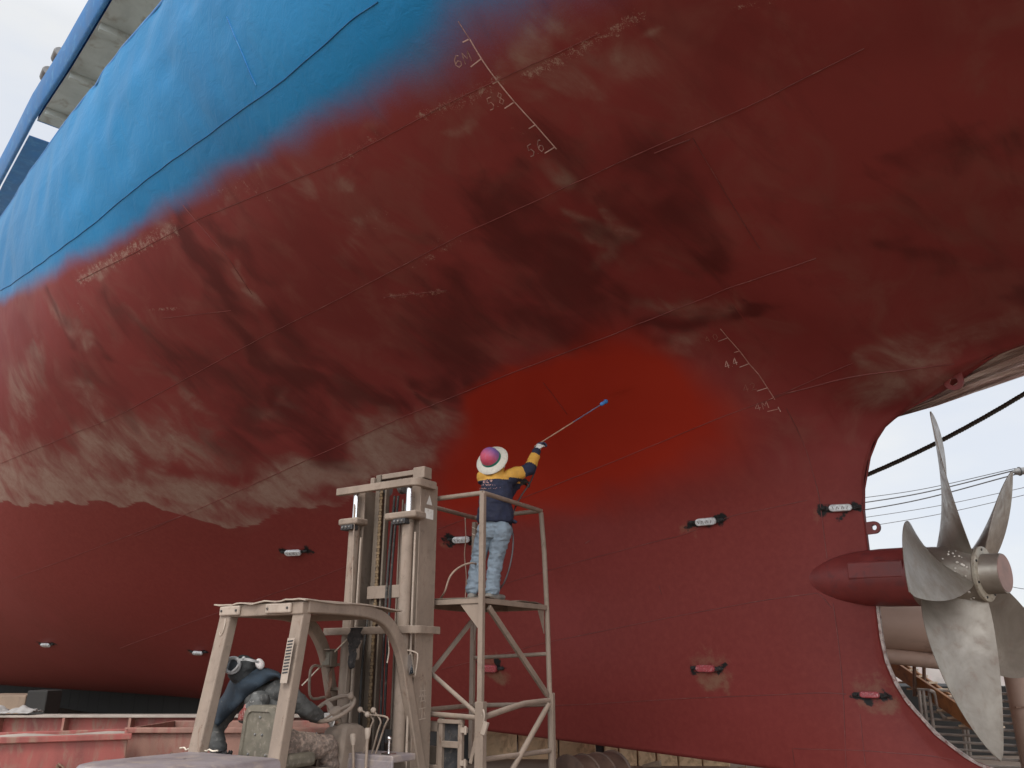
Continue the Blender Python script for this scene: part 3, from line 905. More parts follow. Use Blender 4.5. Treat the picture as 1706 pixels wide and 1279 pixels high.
def hand(mb, wrist, d, palm, size=1.22, curl=1.2, thumb=1):
    """gloved hand: palm and five fingers closing round something; d along the forearm, palm faces `palm`"""
    keep = len(mb.v)
    d = V(d).normalized()
    n_ = (V(palm) - d * V(palm).dot(d)).normalized()
    s_ = d.cross(n_) * thumb
    w0 = V(wrist)
    capsule(mb, w0 - d * .01, .027, w0 + d * .075, .030)
    for k in (-1, 0, 1):
        capsule(mb, w0 + d * .03 + s_ * k * .018, .017, w0 + d * .085 + s_ * k * .024, .015)
    for k, (off, ln) in enumerate(((.030, .9), (.010, 1.0), (-.010, .95), (-.029, .75))):
        p = w0 + d * .088 + s_ * off
        a = .25
        for j, sl in enumerate((.036, .026, .02)):
            a += curl * (.55, .75, .6)[j]
            q = p + (d * math.cos(a) + n_ * math.sin(a)) * sl * ln
            capsule(mb, p, .0095 - .001 * j, q, .0088 - .001 * j)
            p = q
    p = w0 + d * .03 + s_ * .026
    q = p + (d * .75 + s_ * .5 + n_ * .45).normalized() * .04
    capsule(mb, p, .013, q, .011)
    r_ = q + (d * .6 - s_ * .25 + n_ * .75).normalized() * .035
    capsule(mb, q, .011, r_, .009)
    mb.v[keep:] = [tuple(w0 + (V(p) - w0) * size) for p in mb.v[keep:]]
    return mb


# ---- the painter on the platform
YW = 9.12
foot = at(805, 1000, YW)
GZ = 2.29
man = thing('person', 'painter in navy and yellow jacket, jeans and broad white hat spraying the hull', 'person', (foot.x, foot.y, GZ))
mo = V((foot.x, foot.y, GZ))
W = lambda u, v, dy=0.0: at(u, v, YW + dy) - mo
hipL, hipR = W(811, 884, .03), W(837, 884, -.03)
knL, knR = W(797, 930, .10), W(826, 930, .02)
anL, anR = W(788, 983, .06), W(820, 985, 0)
pel = W(825, 868)
che = W(827, 822, .02)
shL, shR = W(807, 795, .04), W(851, 793, 0)
elR, wrR = W(882, 782, .06), W(894, 753, .14)
elL, wrL = W(838, 832, .28), W(862, 806, .30)
neck = W(829, 785, 0)
headc = W(829, 768, .05)
hat_c = W(818.5, 764.5, -.045)
hat_ax = V((-.375, -.837, .388)).normalized()
# body
b = MB()
capsule(b, pel, .10, che, .11)
capsule(b, shL, .055, shR, .055)
capsule(b, neck - V((0, 0, .05)), .055, headc, .055)
b.ball(headc, (.076, .098, .098))
b.ball(headc + V((.03, .085, .02)), (.018, .02, .026))
b.ball(headc + V((.03, .03, -.07)), (.05, .06, .045))
b.ball(headc + V((.08, -.01, -.01)), (.012, .022, .032))
for a, c_ in ((hipL, pel), (hipR, pel)):
    capsule(b, c_, .09, a, .08)
for h_, k_, a_ in ((hipL, knL, anL), (hipR, knR, anR)):
    capsule(b, h_, .078, k_, .055)
    capsule(b, k_, .053, a_, .038)
capsule(b, shR, .05, elR, .04)
capsule(b, elR, .04, wrR, .028)
capsule(b, shL, .05, elL, .04)
capsule(b, elL, .04, wrL, .028)
flesh('body', b, .012, ['skin'], None, man)
# respirator on the face and hair under the hat
MB().ball(headc + V((.045, .075, -.035)), (.045, .04, .05)).build('respirator', 'white', man, smooth=60)
MB().ball(headc + V((-.005, -.02, .0)), (.082, .095, .095)).build('hair', 'hair', man, smooth=60)
# jeans
j = MB()
capsule(j, pel + V((0, 0, .03)), .135, pel - V((0, 0, .06)), .140, flat=((0.2, 1, 0), .8))
j.ball(W(818, 884, -.03), (.10, .085, .10))
j.ball(W(837, 884, -.04), (.10, .085, .10))
for h_, k_, a_ in ((hipL, knL, anL), (hipR, knR, anR)):
    capsule(j, h_, .108, k_, .078)
    capsule(j, k_, .078, a_ + V((0, 0, .01)), .068)
    j.ball(a_ + V((0, .0, .02)), (.078, .08, .04))
jo = flesh('jeans', j, .010, ['denim'], None, man, 2, .015, 8.5)
pk = MB()
pk.prism([W(827, 876, -.150), W(840, 877, -.150), W(840, 889, -.155), W(834, 893, -.155), W(827, 889, -.155)], V((0, .03, 0)))
# jacket
k = MB()
hm_ = MB().lathe([(-.018, .16), (-.018, .200), (.02, .212), (.10, .203), (.17, .19), (.17, .1)], pel, (0, 0, 1), 32)
hm_.v = [(x - .004, pel.y + (y - pel.y) * .68, z) for x, y, z in hm_.v]
k.add(hm_.v, hm_.f)
capsule(k, pel + V((0, 0, .10)), .19, che + V((0, 0, .06)), .185, flat=((0.1, 1, 0), .66))
capsule(k, shL + V((.0, 0, -.03)), .075, shR + V((-.0, 0, -.025)), .08)
capsule(k, neck + V((0, 0, -.06)), .09, neck + V((0, 0, .0)), .075)
capsule(k, shR, .085, elR, .068)
capsule(k, elR, .066, wrR, .05)
capsule(k, shL, .085, elL, .07)
capsule(k, elL, .066, wrL, .05)
fo = (wrR - elR).normalized()
zy = W(825, 797, -.12).z


def pick_jacket(p):
    t = (p - elR).dot(fo) / (wrR - elR).length
    dr = (p - elR - fo * (p - elR).dot(fo)).length
    if t > .12 and dr < .11 and p.x > elR.x - .06 and p.z > elR.z - .02:
        return 1 if .22 < t < .80 else 0
    ua = (elR - shR)
    s_ = (p - shR).dot(ua) / ua.length_squared
    if s_ > .62 and p.x > shR.x + .05:
        return 0
    line = zy + (.022 if p.x > shR.x - .02 else 0) + .0
    return 1 if p.z > line else 0


M['jacket_navy'] = plain('navy_work_cloth', (.017, .021, .047), .85, var=.2, scale=9, c2=(.03, .035, .065), amount=.4, bump=.4, bscale=250)
M['jacket_yellow'] = plain('amber_work_cloth', (.62, .33, .055), .8, var=.12, scale=9, c2=(.5, .27, .07), amount=.4, bump=.4, bscale=250)
jk = flesh('jacket', k, .011, ['jacket_navy', 'jacket_yellow'], pick_jacket, man, 2, .012, 6.0)
# hem of the jacket lifts at the right
MB().box(W(857, 869, -.02), (.05, .07, .03), Euler((0, R(25), R(20))).to_matrix()).build('jacket_hem', 'jacket_navy', man, bevel=.01)
# creases on the yellow shoulder
cr = MB()
rc = random.Random(5)
for q in range(9):
    u0, v0 = 855 + rc.uniform(-5, 8), 783 + rc.uniform(-4, 8)
    pA, pB = W(u0, v0, -.095), W(u0 + rc.uniform(-4, 4), v0 + rc.uniform(2, 7), -.10)
    cr.tube([pA, (pA + pB) / 2 - V((0, .01, 0)), pB], [.002, .005, .002], 6)
# print on the back: three lines of small characters
pr = MB()
rp = random.Random(11)


def back_y(u, v):
    """front of the jacket's back along the sight line"""
    o_ = V((0, 0, EYE)) - mo
    d_ = (W(u, v) - o_).normalized()
    hit_, loc_, nor_, _ = jk.ray_cast(o_, d_)
    return (loc_, nor_) if hit_ else (W(u, v, -.15), V((0, -1, 0)))


def glyph(u, v, w_, h_, n_, th):
    for _ in range(n_):
        a = (u + rp.uniform(0, w_), v + rp.uniform(0, h_))
        if rp.random() < .5:
            c_ = (a[0] + rp.uniform(-.3, .3) * w_, v + rp.uniform(.6, 1) * h_)
        else:
            c_ = (u + rp.uniform(.5, 1) * w_, a[1] + rp.uniform(-.15, .15) * h_)
        (pa, na), (pb, nb_) = back_y(*a), back_y(*c_)
        if (pb - pa).length > .004:
            pr.beam(pa + na * .003, pb + nb_ * .003, th, .003, up=na)


for q in range(3):
    glyph(805 + q * 5.6, 800 - q * .2, 4.6, 4.4, 5, .0055)
for q in range(7):
    glyph(800.5 + q * 3.7, 807.2 - q * .15, 2.9, 2.4, 3, .0032)
for q in range(4):
    glyph(797 + q * 3.5, 812.5 - q * .1, 2.9, 2.4, 4, .0032)
for q in range(8):
    glyph(814 + q * 2.5, 812.2 - q * .12, 1.8, 2.2, 2, .003)
po = pr.build('back_print', 'print_pink', man)
# shoes
for a_, t_ in ((anL, W(797, 991, .20)), (anR, W(836, 993, .12))):
    d_ = (t_ - a_)
    d_.z = 0
    d_.normalize()
    s_ = MB()
    z0 = .045
    p0 = V((a_.x, a_.y, z0)) - d_ * .05
    capsule(s_, p0, .045, p0 + d_ * .12, .05, flat=((0, 0, 1), .9))
    capsule(s_, p0 + d_ * .12, .05, p0 + d_ * .22, .038, flat=((0, 0, 1), .75))
    capsule(s_, p0 + d_ * .02, .042, V((a_.x, a_.y, z0 + .06)), .045)
    flesh('shoe', s_, .009, ['shoe'], None, man, 2)
# hat
hm = NT('painted_hat_crown')
cx = hm.n('ShaderNodeSeparateXYZ')
hm.co()
hm.l(hm._co, cx.inputs[0])
gx = hm.math('ADD', hm.math('MULTIPLY', hm.math('SUBTRACT', cx.outputs[0], hat_c.x), .62), hm.math('MULTIPLY', hm.math('SUBTRACT', cx.outputs[2], hat_c.z), .78))
gf = hm.ramp(gx, -.06, .13)
hn_ = hm.noise(40, 4, .6)
hc = hm.mix(gf, (.55, .07, .12), (.12, .12, .36))
hc = hm.mix(hm.math('MULTIPLY', hm.ramp(hn_, .45, .7), .35), hc, (.42, .16, .32))
M['hat_crown'] = hm.fin(hc, .6, 0, hm.bump(hn_, .25, .004))
M['hat_band'] = plain('green_band', (.012, .17, .125), .6, var=.2, scale=30)
hat = MB().lathe([(-.035, .198), (-.030, .20), (-.022, .197), (-.004, .15), (.008, .118), (.004, .112), (-.012, .15), (-.035, .194)], hat_c, hat_ax, 44, cap=False).build('hat', 'hat_white', man, smooth=50)
MB().lathe([(.004, .121), (.006, .124), (.034, .119), (.036, .115)], hat_c, hat_ax, 40, cap=False).build('hat_band', 'hat_band', hat, smooth=50)
MB().lathe([(.030, .118), (.06, .115), (.09, .105), (.118, .086), (.137, .060), (.147, .030), (.150, .002)], hat_c, hat_ax, 40).build('hat_crown', 'hat_crown', hat, smooth=50)
# gloves
tipw = at(1012, 667, 9.36) - mo
h0 = W(901, 737, .19)
ld = (tipw - h0).normalized()
g = MB()
fd_ = (W(899, 741, .17) - wrR).normalized()
hand(g, wrR + fd_ * .012, fd_, V((.55, .3, .1)), curl=1.05, thumb=-1)
flesh('glove', g, .0045, ['glove', 'glove_navy'], lambda p: 1 if (p - wrR).dot(fd_) > .098 else 0, man, 1)
g = MB()
hand(g, wrL, V((.8, -.1, .25)), V((0, .3, -1)), curl=1.1, thumb=1)
flesh('glove', g, .0045, ['rag'], None, man, 1)
MB().tube([wrR - fo * .012, wrR + fo * .014], .044, 16).build('cuff', 'jacket_navy', man, smooth=50)

# ---- spray lance and hoses
def world_tube(name, pts, r, mat, label, cat, seg=8, n=6):
    o_ = MB().tube(smooth_path(pts, n), r, seg).build(name, mat, None, smooth=70)
    return tag(o_, label, cat)


LN = thing('spray_lance', 'long thin paint spray lance held up to the hull, blue head', 'spray lance', mo + h0)
T_ = V(tipw) - h0
ldir = T_.normalized()
Ln = T_.length
MB().cyl(-ldir * .09, ldir * Ln * .48, .0085, 10).build('pipe', 'lance', LN, smooth=60)
MB().cyl(ldir * Ln * .48, ldir * Ln * .97, .0075, 10).build('wrapped_pipe', plain('blue_wrapped', (.12, .13, .22), .6, c2=(.28, .15, .12), amount=.5, scale=14), LN, smooth=60)
MB().lathe([(0, .012), (.012, .022), (.045, .024), (.07, .018), (.075, .03), (.10, .026), (.11, .012)], ldir * (Ln - .11), ldir, 14).build('spray_head', 'blue_tape', LN, smooth=40)
MB().beam(-ldir * .07, -ldir * .07 + V((.02, -.02, -.09)), .02, .03).build('trigger_grip', 'dark', LN, bevel=.006)
world_tube('paint_hose', [mo + h0 - ldir * .09, mo + W(896, 765, .22), mo + W(885, 800, .25), mo + W(866, 830, .22), mo + W(852, 865, .10), mo + W(855, 895, .0), mo + W(853, 925, -.02), mo + W(846, 955, 0), mo + W(835, 978, .05), mo + W(815, 997, .2)], .009, 'hose', 'dark grey hose hanging from the painter down to the deck', 'hose')
world_tube('air_hose', [FK_M @ V((.35, 2.2, 2.3)), at(741, 985, 8.95), at(750, 960, 8.95), at(765, 945, 9.0), at(785, 938, 9.0), at(800, 945, 9.3), at(806, 975, 9.3), at(812, 999, 9.35)], .011, 'hose_tan', 'tan hose arching over the deck beside the painter', 'hose')
world_tube('air_hose', [at(775, 862, 10.1), at(776, 895, 10.05), at(774, 925, 10.1), at(777, 960, 10.1), at(775, 1000, 10.1)], .007, 'hose_tan', 'thin tan hose dangling along the rear post of the platform', 'hose')

# fan of paint leaving the lance
mist = bpy.data.materials.new('paint_mist')
mist.use_nodes = True
mt = mist.node_tree
mt.nodes.clear()
mo_ = mt.nodes.new('ShaderNodeOutputMaterial')
mv = mt.nodes.new('ShaderNodeVolumePrincipled')
mv.inputs['Color'].default_value = (.85, .10, .05, 1)
mv.inputs['Density'].default_value = 3.0
mt.links.new(mv.outputs[0], mo_.inputs['Volume'])
M['mist'] = mist
tipW = mo + V(tipw)
c1, c2 = at(1052, 592, 9.28), at(1092, 632, 9.10)
up_ = (c1 - tipW)
dn_ = (c2 - tipW)
nn_ = up_.cross(dn_).normalized()
MBm = MB()
vs = [tipW + nn_ * .01, tipW - nn_ * .01] + [tipW + up_ * (1 - t) + dn_ * t + nn_ * .06 for t in (0, .33, .66, 1)] + [tipW + up_ * (1 - t) + dn_ * t - nn_ * .06 for t in (0, .33, .66, 1)]
MBm.add(vs, [(0, 2, 3), (0, 3, 4), (0, 4, 5), (1, 7, 6), (1, 8, 7), (1, 9, 8), (2, 6, 7, 3), (3, 7, 8, 4), (4, 8, 9, 5), (0, 1, 6, 2), (0, 5, 9, 1)])
po_ = MBm.build('paint_mist', 'mist', None)
tag(po_, 'faint red fan of paint mist leaving the lance head', 'paint mist', kind='stuff')

# ---- the driver, twisted round in the seat
drv = thing('person', 'forklift driver bent over sideways in dark hood, navy cape and dusty trousers', 'person', FK_M @ V((0, .4, .88)), FK_ROT)
do = V((0, .4, .88))
D = lambda u, v, y: fl(u, v, y) - do
hip = D(462, 1238, .36)
mid = D(446, 1190, .36)
shr, shl = D(470, 1147, .38), D(393, 1164, .30)
nk = D(418, 1142, .33)
hd = D(403, 1117, .25)
er, wr_ = D(510, 1182, .62), D(530, 1194, .84)
el, wl = D(354, 1217, .22), D(364, 1246, .20)
kr, fr_ = D(545, 1243, .82), D(552, 1300, .95)
kl = D(505, 1240, .98)
b = MB()
capsule(b, hip, .12, mid, .12)
capsule(b, mid, .12, (shr + shl) / 2, .11)
capsule(b, shl, .06, shr, .06)
capsule(b, nk, .05, hd, .05)
b.ball(hd, (.078, .095, .10))
b.ball(hd + V((.09, .02, -.01)), (.02, .016, .02))
capsule(b, shr, .05, er, .042)
capsule(b, er, .042, wr_, .03)
capsule(b, shl, .05, el, .042)
capsule(b, el, .042, wl, .03)
capsule(b, hip, .09, kr, .06)
capsule(b, kr, .055, fr_, .04)
capsule(b, hip + V((-.15, 0, 0)), .09, kl, .06)
capsule(b, kl, .055, kl + V((0, .1, -.4)), .04)
flesh('body', b, .014, ['skin'], None, drv)
# jacket
k = MB()
capsule(k, hip + V((-.03, 0, .0)), .165, mid, .165, flat=((0, 1, 0), .85))
capsule(k, mid, .165, (shr + shl) / 2 - V((0, 0, .03)), .15, flat=((0, 1, 0), .85))
capsule(k, shl, .085, shr, .09)
capsule(k, D(432, 1168, .20), .085, D(408, 1194, .22), .055)
capsule(k, shr, .09, er, .072)
capsule(k, er, .073, wr_, .058)
capsule(k, shl, .09, el, .08)
capsule(k, el, .085, wl, .068)
Ps = [D(425, 1170, .1), D(412, 1180, .1)]


def pick_driver(p):
    if (p - D(400, 1186, .14)).length < .085:
        return 2
    if (p - D(416, 1176, .14)).length < .13 or (p - D(398, 1200, .14)).length < .07:
        return 1
    return 0


flesh('jacket', k, .012, ['grey_jacket', 'spatter', 'red_print'], pick_driver, drv, 2, .012, 7.0)
# cape of dark cloth lying over the shoulders and down the left upper arm
cA = [(476, 1137), (466, 1122), (446, 1114), (425, 1112), (402, 1119), (385, 1132), (375, 1153), (364, 1170), (357, 1186), (356, 1201)]
cB = [(473, 1138), (462, 1127), (452, 1131), (440, 1138), (426, 1147), (412, 1158), (399, 1172), (388, 1184), (376, 1196), (362, 1210)]
P = []
for t, f_, dy in ((0, -.25, .22), (1, 0, .05), (2, .2, -.035), (3, .4, -.075), (4, .6, -.09), (5, .8, -.085), (6, 1.0, -.06), (7, 1.02, -.03)):
    row = []
    aa = smooth_path([V((u, v, 0)) for u, v in cA], 4)
    bb_ = smooth_path([V((u, v, 0)) for u, v in cB], 4)
    for q, (a, b_) in enumerate(zip(aa, bb_)):
        g_ = a + (b_ - a) * max(f_, 0)
        yy = .34 - .15 * q / len(aa) + dy + .016 * math.sin(q * .55 + f_ * 3) + .01 * mnoise.noise(V((q * .4, f_ * 4, 1)))
        w_ = D(g_.x, g_.y, yy)
        if f_ < 0:
            w_ = w_ + V((0, .06, -.10))
        row.append(w_)
    P.append(row)
MB().grid(P).build('cape', 'navy_cape', drv, solid=.012, smooth=180)
# trousers
k = MB()
capsule(k, hip + V((-.05, 0, -.02)), .16, hip + V((.05, .05, -.03)), .15)
capsule(k, hip + V((.04, .0, -.02)), .13, kr, .095)
capsule(k, kr, .095, fr_, .08)
capsule(k, hip + V((-.16, 0, -.02)), .13, kl, .095)
capsule(k, kl, .095, kl + V((0, .1, -.36)), .08)
flesh('trousers', k, .012, ['dusty_trousers'], None, drv, 2, .012, 8.0)
for q in (fr_, kl + V((0, .1, -.40))):
    s_ = MB()
    capsule(s_, V((q.x, q.y - .03, -.42)), .05, V((q.x, q.y + .17, -.43)), .04)
    flesh('shoe', s_, .012, ['shoe'], None, drv, 2)
# head gear
k = MB()
k.ball(hd + V((0, 0, .008)), (.122, .132, .128))
capsule(k, hd + V((.02, 0, -.03)), .10, nk + V((-.01, 0, .01)), .105)
k.ball(hd + V((.06, .01, .03)), (.075, .09, .085))
capsule(k, hd + V((.02, 0, .09)), .035, hd + V((.09, 0, .085)), .03)
hood_ = flesh('hood', k, .011, ['hood_black'], None, drv, 2, .008, 9.0)
# goggles strapped round the hood
gc = D(387, 1108, .115)
gn = V((.26, -.93, .22)).normalized()
gu = V((.35, -.15, .95))
gu = (gu - gn * gu.dot(gn)).normalized()
gs = gn.cross(gu)
gr = [gc + (gs * math.cos(a) * .078 + gu * math.sin(a) * .066) for a in [2 * PI * t / 32 for t in range(32)]]
go = MB().tube(gr, .017, 10, closed=True).build('goggles', 'goggle', drv, smooth=60)
ls = MB()
ls.add([gc + gn * .012] + [gc + (p - gc) * .93 for p in gr], [(0, 1 + t, 1 + (t + 1) % 32) for t in range(32)])
ls.build('lens', 'lens', go, smooth=60)
stp = MB()
spth = smooth_path([D(396, 1100, .10), D(408, 1098, .105), D(420, 1100, .12), D(431, 1103, .18)], 6)
for a, c_ in zip(spth[:-1], spth[1:]):
    stp.beam(a, c_ + (c_ - a) * .1, .012, .022)
stp.ball(D(406, 1096, .10), .016, 10, 7)
stp.tube(smooth_path([D(377, 1118, .11), D(383, 1120, .10), D(392, 1115, .095), D(398, 1107, .10)], 6), .012, 8)
stp.build('goggle_strap', plain('pale_strap', (.34, .335, .33), .6), go, smooth=60)
MB().ball(D(433, 1106, .26), (.036, .044, .055), rot=Euler((0, R(-35), 0)).to_matrix()).build('respirator', plain('respirator_cup', (.62, .58, .56), .7, var=.1, scale=30, c2=(.5, .2, .2), amount=.3), drv, smooth=60)
# gloves
g = MB()
gd = (D(540, 1194, .90) - wr_).normalized()
hand(g, wr_ + gd * .01, (gd + V((.1, .2, 0))).normalized(), V((0.1, .1, -1)), curl=.9, thumb=-1)
flesh('glove', g, .005, ['glove'], None, drv, 1)
g = MB()
hand(g, wl, (D(374, 1260, .20) - wl).normalized(), V((.7, 0, -.3)), curl=.8, thumb=1)
flesh('glove', g, .005, ['dark'], None, drv, 1)
# ------------------------------------------------------------------ the ship
ship = thing('cargo_ship', 'huge steel ship hull, blue above and patchy dark red below, on the slip', 'ship', HUB)
SHIP_INV = Matrix.Translation(-HUB)


def loc_ship(p):
    return p - HUB


def hull_mesh():
    se_arch = np.array(ARCH)
    heel = np.array(HEEL)
    cols = np.concatenate([np.arange(-8, -1.6, .16), np.arange(-1.6, .3, .05), np.arange(.3, .85, .03), [.87],
                           .87 + np.cumsum(np.linspace(.03, .055, 330)), ])
    last = cols[-1]
    cols = np.concatenate([cols, last + np.cumsum(np.linspace(.06, .35, 62))])
    last = cols[-1]
    cols = np.concatenate([cols, np.linspace(last + .5, 63.9, 50)])
    ns = len(cols)
    MA, MBn = 215, 84
    zz = np.linspace(0, 1, 900)
    S = np.zeros((ns, MA + MBn + 1))
    Z = np.zeros_like(S)
    valid = np.ones(ns, bool)
    kcol = int(np.argmin(abs(cols - .87)))
    for i, s in enumerate(cols):
        z0 = np.interp(s, se_arch[:, 0], se_arch[:, 1]) if s < .87 else ZA
        zd = z0 + (ZTOP - z0) * zz
        nd = surf_n(np.full_like(zd, s), zd)
        g = np.concatenate([[0], np.cumsum(np.hypot(np.diff(nd), np.diff(zd)))])
        Z[i, MBn + 1:] = np.interp(np.linspace(0, 1, MA) * g[-1], g, zd)
        S[i, MBn + 1:] = s
    # lower rows, sheared back to the rim of the aperture
    w = np.clip((4.2 - cols) / (4.2 - .87), 0, 1)
    for i, s in enumerate(cols):
        zb = np.linspace(0, ZA, MBn + 2)[:-1]
        zb = ZA * (zb / ZA) ** .92
        se = np.interp(zb, heel[:, 0], heel[:, 1])
        Z[i, :MBn + 1] = zb
        S[i, :MBn + 1] = s + (se - .87) * w[i] ** 1.3
    N = surf_n(S, Z)
    W = Z + trim(S)
    return cols, kcol, S, Z, N, W, MBn + 1


cols, kcol, HS, HZ, HN, HW, NB = hull_mesh()
ns_, nr_ = HS.shape


HG = np.zeros_like(HS)
HG[:, 1:] = np.cumsum(np.sqrt(np.diff(HN, axis=1) ** 2 + np.diff(HW, axis=1) ** 2 + np.diff(HS, axis=1) ** 2), axis=1)
HG -= HG[:, -1:]


def hull_object(name, step, sign):
    ii = list(range(0, ns_, step))
    if kcol not in ii:
        ii = sorted(set(ii + [kcol]))
    jj = list(range(0, nr_, step))
    jj = sorted(set(jj + [NB - 1, NB, nr_ - 1]))
    idx = -np.ones((ns_, nr_ + 1), int)
    V, src = [], []
    for i in ii:
        for j in jj:
            if i < kcol and j < NB:
                continue
            idx[i, j] = len(V)
            s, n, z = HS[i, j], HN[i, j] * sign, HW[i, j]
            V.append(FWD * s + PORT * n + Vector((0, 0, z)))
            src.append((i, j))
    Fc = []
    for a in range(len(ii) - 1):
        for b in range(len(jj) - 1):
            q = (idx[ii[a], jj[b]], idx[ii[a + 1], jj[b]], idx[ii[a + 1], jj[b + 1]], idx[ii[a], jj[b + 1]])
            if min(q) >= 0:
                Fc.append(q if sign > 0 else q[::-1])
    nv = len(V)
    # close to the centreline: bottom, rim of the aperture, arch
    def close(chain):
        base = len(V)
        for (i, j) in chain:
            V.append(FWD * HS[i, j] + Vector((0, 0, HW[i, j])))
            src.append((i, j))
        for k in range(len(chain) - 1):
            q = (idx[chain[k]], base + k, base + k + 1, idx[chain[k + 1]])
            Fc.append(q)
    close([(i, jj[0]) for i in ii if i >= kcol])
    close([(kcol, j) for j in jj if j < NB + 1])
    close([(i, NB) for i in ii if i <= kcol])
    me = bpy.data.meshes.new(name)
    me.from_pydata([tuple(v) for v in V], [], Fc)
    for p in me.polygons:
        p.use_smooth = True
    return me, src


def seg_field(P, strokes, soft=1.0):
    """greatest strength of a set of strokes at points P: 1 on the line, falling to 0 at its width"""
    out = np.zeros(len(P))
    for q, r, k in strokes:
        A = np.array([(s, float(surf_n(s, z)), z + float(trim(s))) for s, z in q])
        d = np.full(len(P), 1e9)
        for a, b in zip(A[:-1], A[1:]):
            v = b - a
            t = np.clip(((P - a) @ v) / max(v @ v, 1e-9), 0, 1)
            d = np.minimum(d, np.linalg.norm(P - a - t[:, None] * v, axis=1))
        if len(A) == 1:
            d = np.linalg.norm(P - A[0], axis=1)
        out = np.maximum(out, k * np.exp(-.55 * (d / (r * soft)) ** 2.0))
    return out


def warp(P, amp, freq, seed):
    """carry points about a little so that brushed patches get ragged outlines"""
    out = P.copy()
    for i, p in enumerate(P):
        v = mnoise.noise_vector(Vector((p[0] * freq + seed, p[1] * freq, p[2] * freq)))
        out[i, 0] += v[0] * amp
        out[i, 1] += v[1] * amp
        out[i, 2] += v[2] * amp
    return out


DUST_FOOT = [(5.748, 3.9), (6.272, 3.786), (6.93, 3.669), (7.895, 3.449), (8.792, 3.345), (9.473, 3.237), (10.244, 3.202), (10.813, 3.389), (11.206, 3.545), (11.821, 3.589), (12.299, 3.655), (12.839, 3.708), (13.905, 3.689), (14.947, 3.841)]


def inside(px, py, poly):
    c = np.zeros(len(px), bool)
    dmin = np.full(len(px), 1e9)
    n = len(poly)
    for i in range(n):
        (x1, y1), (x2, y2) = poly[i], poly[(i + 1) % n]
        cr = ((y1 > py) != (y2 > py)) & (px < (x2 - x1) * (py - y1) / (y2 - y1 + 1e-12) + x1)
        c ^= cr
        vx, vy = x2 - x1, y2 - y1
        t = np.clip(((px - x1) * vx + (py - y1) * vy) / (vx * vx + vy * vy + 1e-12), 0, 1)
        dmin = np.minimum(dmin, np.hypot(px - x1 - t * vx, py - y1 - t * vy))
    return np.where(c, dmin, -dmin)


me, src = hull_object('hull', 1, 1)
sa = np.array([HS[i, j] for i, j in src])
za = np.array([HZ[i, j] for i, j in src])
Pn = np.stack([sa, surf_n(sa, za), za + trim(sa)], 1)
near = (sa < 30)
tanf, darkf, chipf, freshf, sootf, primf = (np.zeros(len(sa)) for _ in range(6))
seen = near & (sa > -4) & (sa < 22)
Pw = Pn.copy()
Pw[seen] = warp(warp(Pn[seen], .34, 1.3, 3.1), .14, 4.2, 9.7)
tanf[near] = seg_field(Pw[near], TAN, 1.2)
darkf[near] = seg_field(Pw[near], DARK, 1.15)
chipf[near] = seg_field(Pn[near], CHIP, 1.0)
Pf = Pn * .78 + Pw * .22
fd = inside(Pf[:, 0], Pf[:, 2] - trim(Pf[:, 0]), FRESH)
# crisp where the man has just worked, fading out downwards and aft
fsoft = .24 + 1.0 * np.clip((4.5 - za) / 1.1, 0, 1) + .75 * np.clip((3.0 - sa) / 1.2, 0, 1)
freshf = np.clip(.55 + fd / fsoft, 0, 1)
# the edge below and aft of the new patch fades out slowly
soot_s, prim_s = [], []
for kind, s, z, L in ANODES:
    h = L * .62
    soot_s += [([(s - h * .72, z), (s - h * .55, z)], .068 * L / .45, 1.0), ([(s + h * .62, z), (s + h * .74, z)], .065 * L / .45, 1.0), ([(s - h * .5, z - .03), (s + h * .5, z - .03)], .045, .8)]
    if kind == 'red':
        prim_s += [([(s - .15, z + .1), (s + .1, z + .12)], .11, .7), ([(s - .2, z - .13), (s, z - .12)], .09, 1.0)]
    else:
        prim_s += [([(s + h * .8, z - .05), (s + h * 1.05, z - .05)], .075, .75)]
        chipf += 0
Ps_ = Pn.copy()
Ps_[seen] = warp(Pn[seen], .13, 6.5, 21.0)
sootf[near] = seg_field(Ps_[near], soot_s, .95)
primf[near] = seg_field(Ps_[near], prim_s, 1.25)
bl = np.array(BLUE_LINE)
zb_ = np.interp(sa, bl[:, 0], bl[:, 1])
bd = za - zb_
# on the overhang the band is wider because the plating runs nearly level
bd = bd + .22 * (Pw[:, 2] - Pn[:, 2])
bluef = np.clip(.5 + bd / (.75 + .45 * np.clip((2.6 - sa) / 1.8, 0, 1)), 0, 1)
# the new coat below ends in a clear, uneven line; dust and fading sit on the old coat above it
tl = np.array(DUST_FOOT)
zf = np.interp(sa, np.concatenate([[0, 3.0, 5.0], tl[:, 0]]), np.concatenate([[3.3, 3.3, 3.55], tl[:, 1]]))
zf = zf + .05 * np.sin(5.1 * sa) * np.sin(2.3 * sa + 1) + .35 * (Pw[:, 2] - Pn[:, 2])
above = za - zf
lowf = np.clip(.5 - above / np.where(sa > 5.5, .24, .5), 0, 1)
dust = np.where(above > 0, np.exp(-np.maximum(above, 0) / .5), 0) * np.interp(sa, [5.0, 6.0, 7.2, 9, 10.5, 12, 16, 22], [0, .28, .36, .55, .85, 1, 1, .9])
tanf = np.maximum(tanf * np.where((sa > 5.5) & (above < 0), .35, 1), dust * .95)
ga = np.array([HG[i, j] for i, j in src])
pl_at = me.attributes.new('plating', 'FLOAT_VECTOR', 'POINT')
pl_at.data.foreach_set('vector', np.stack([sa, ga, 0 * sa], 1).astype(np.float32).ravel())
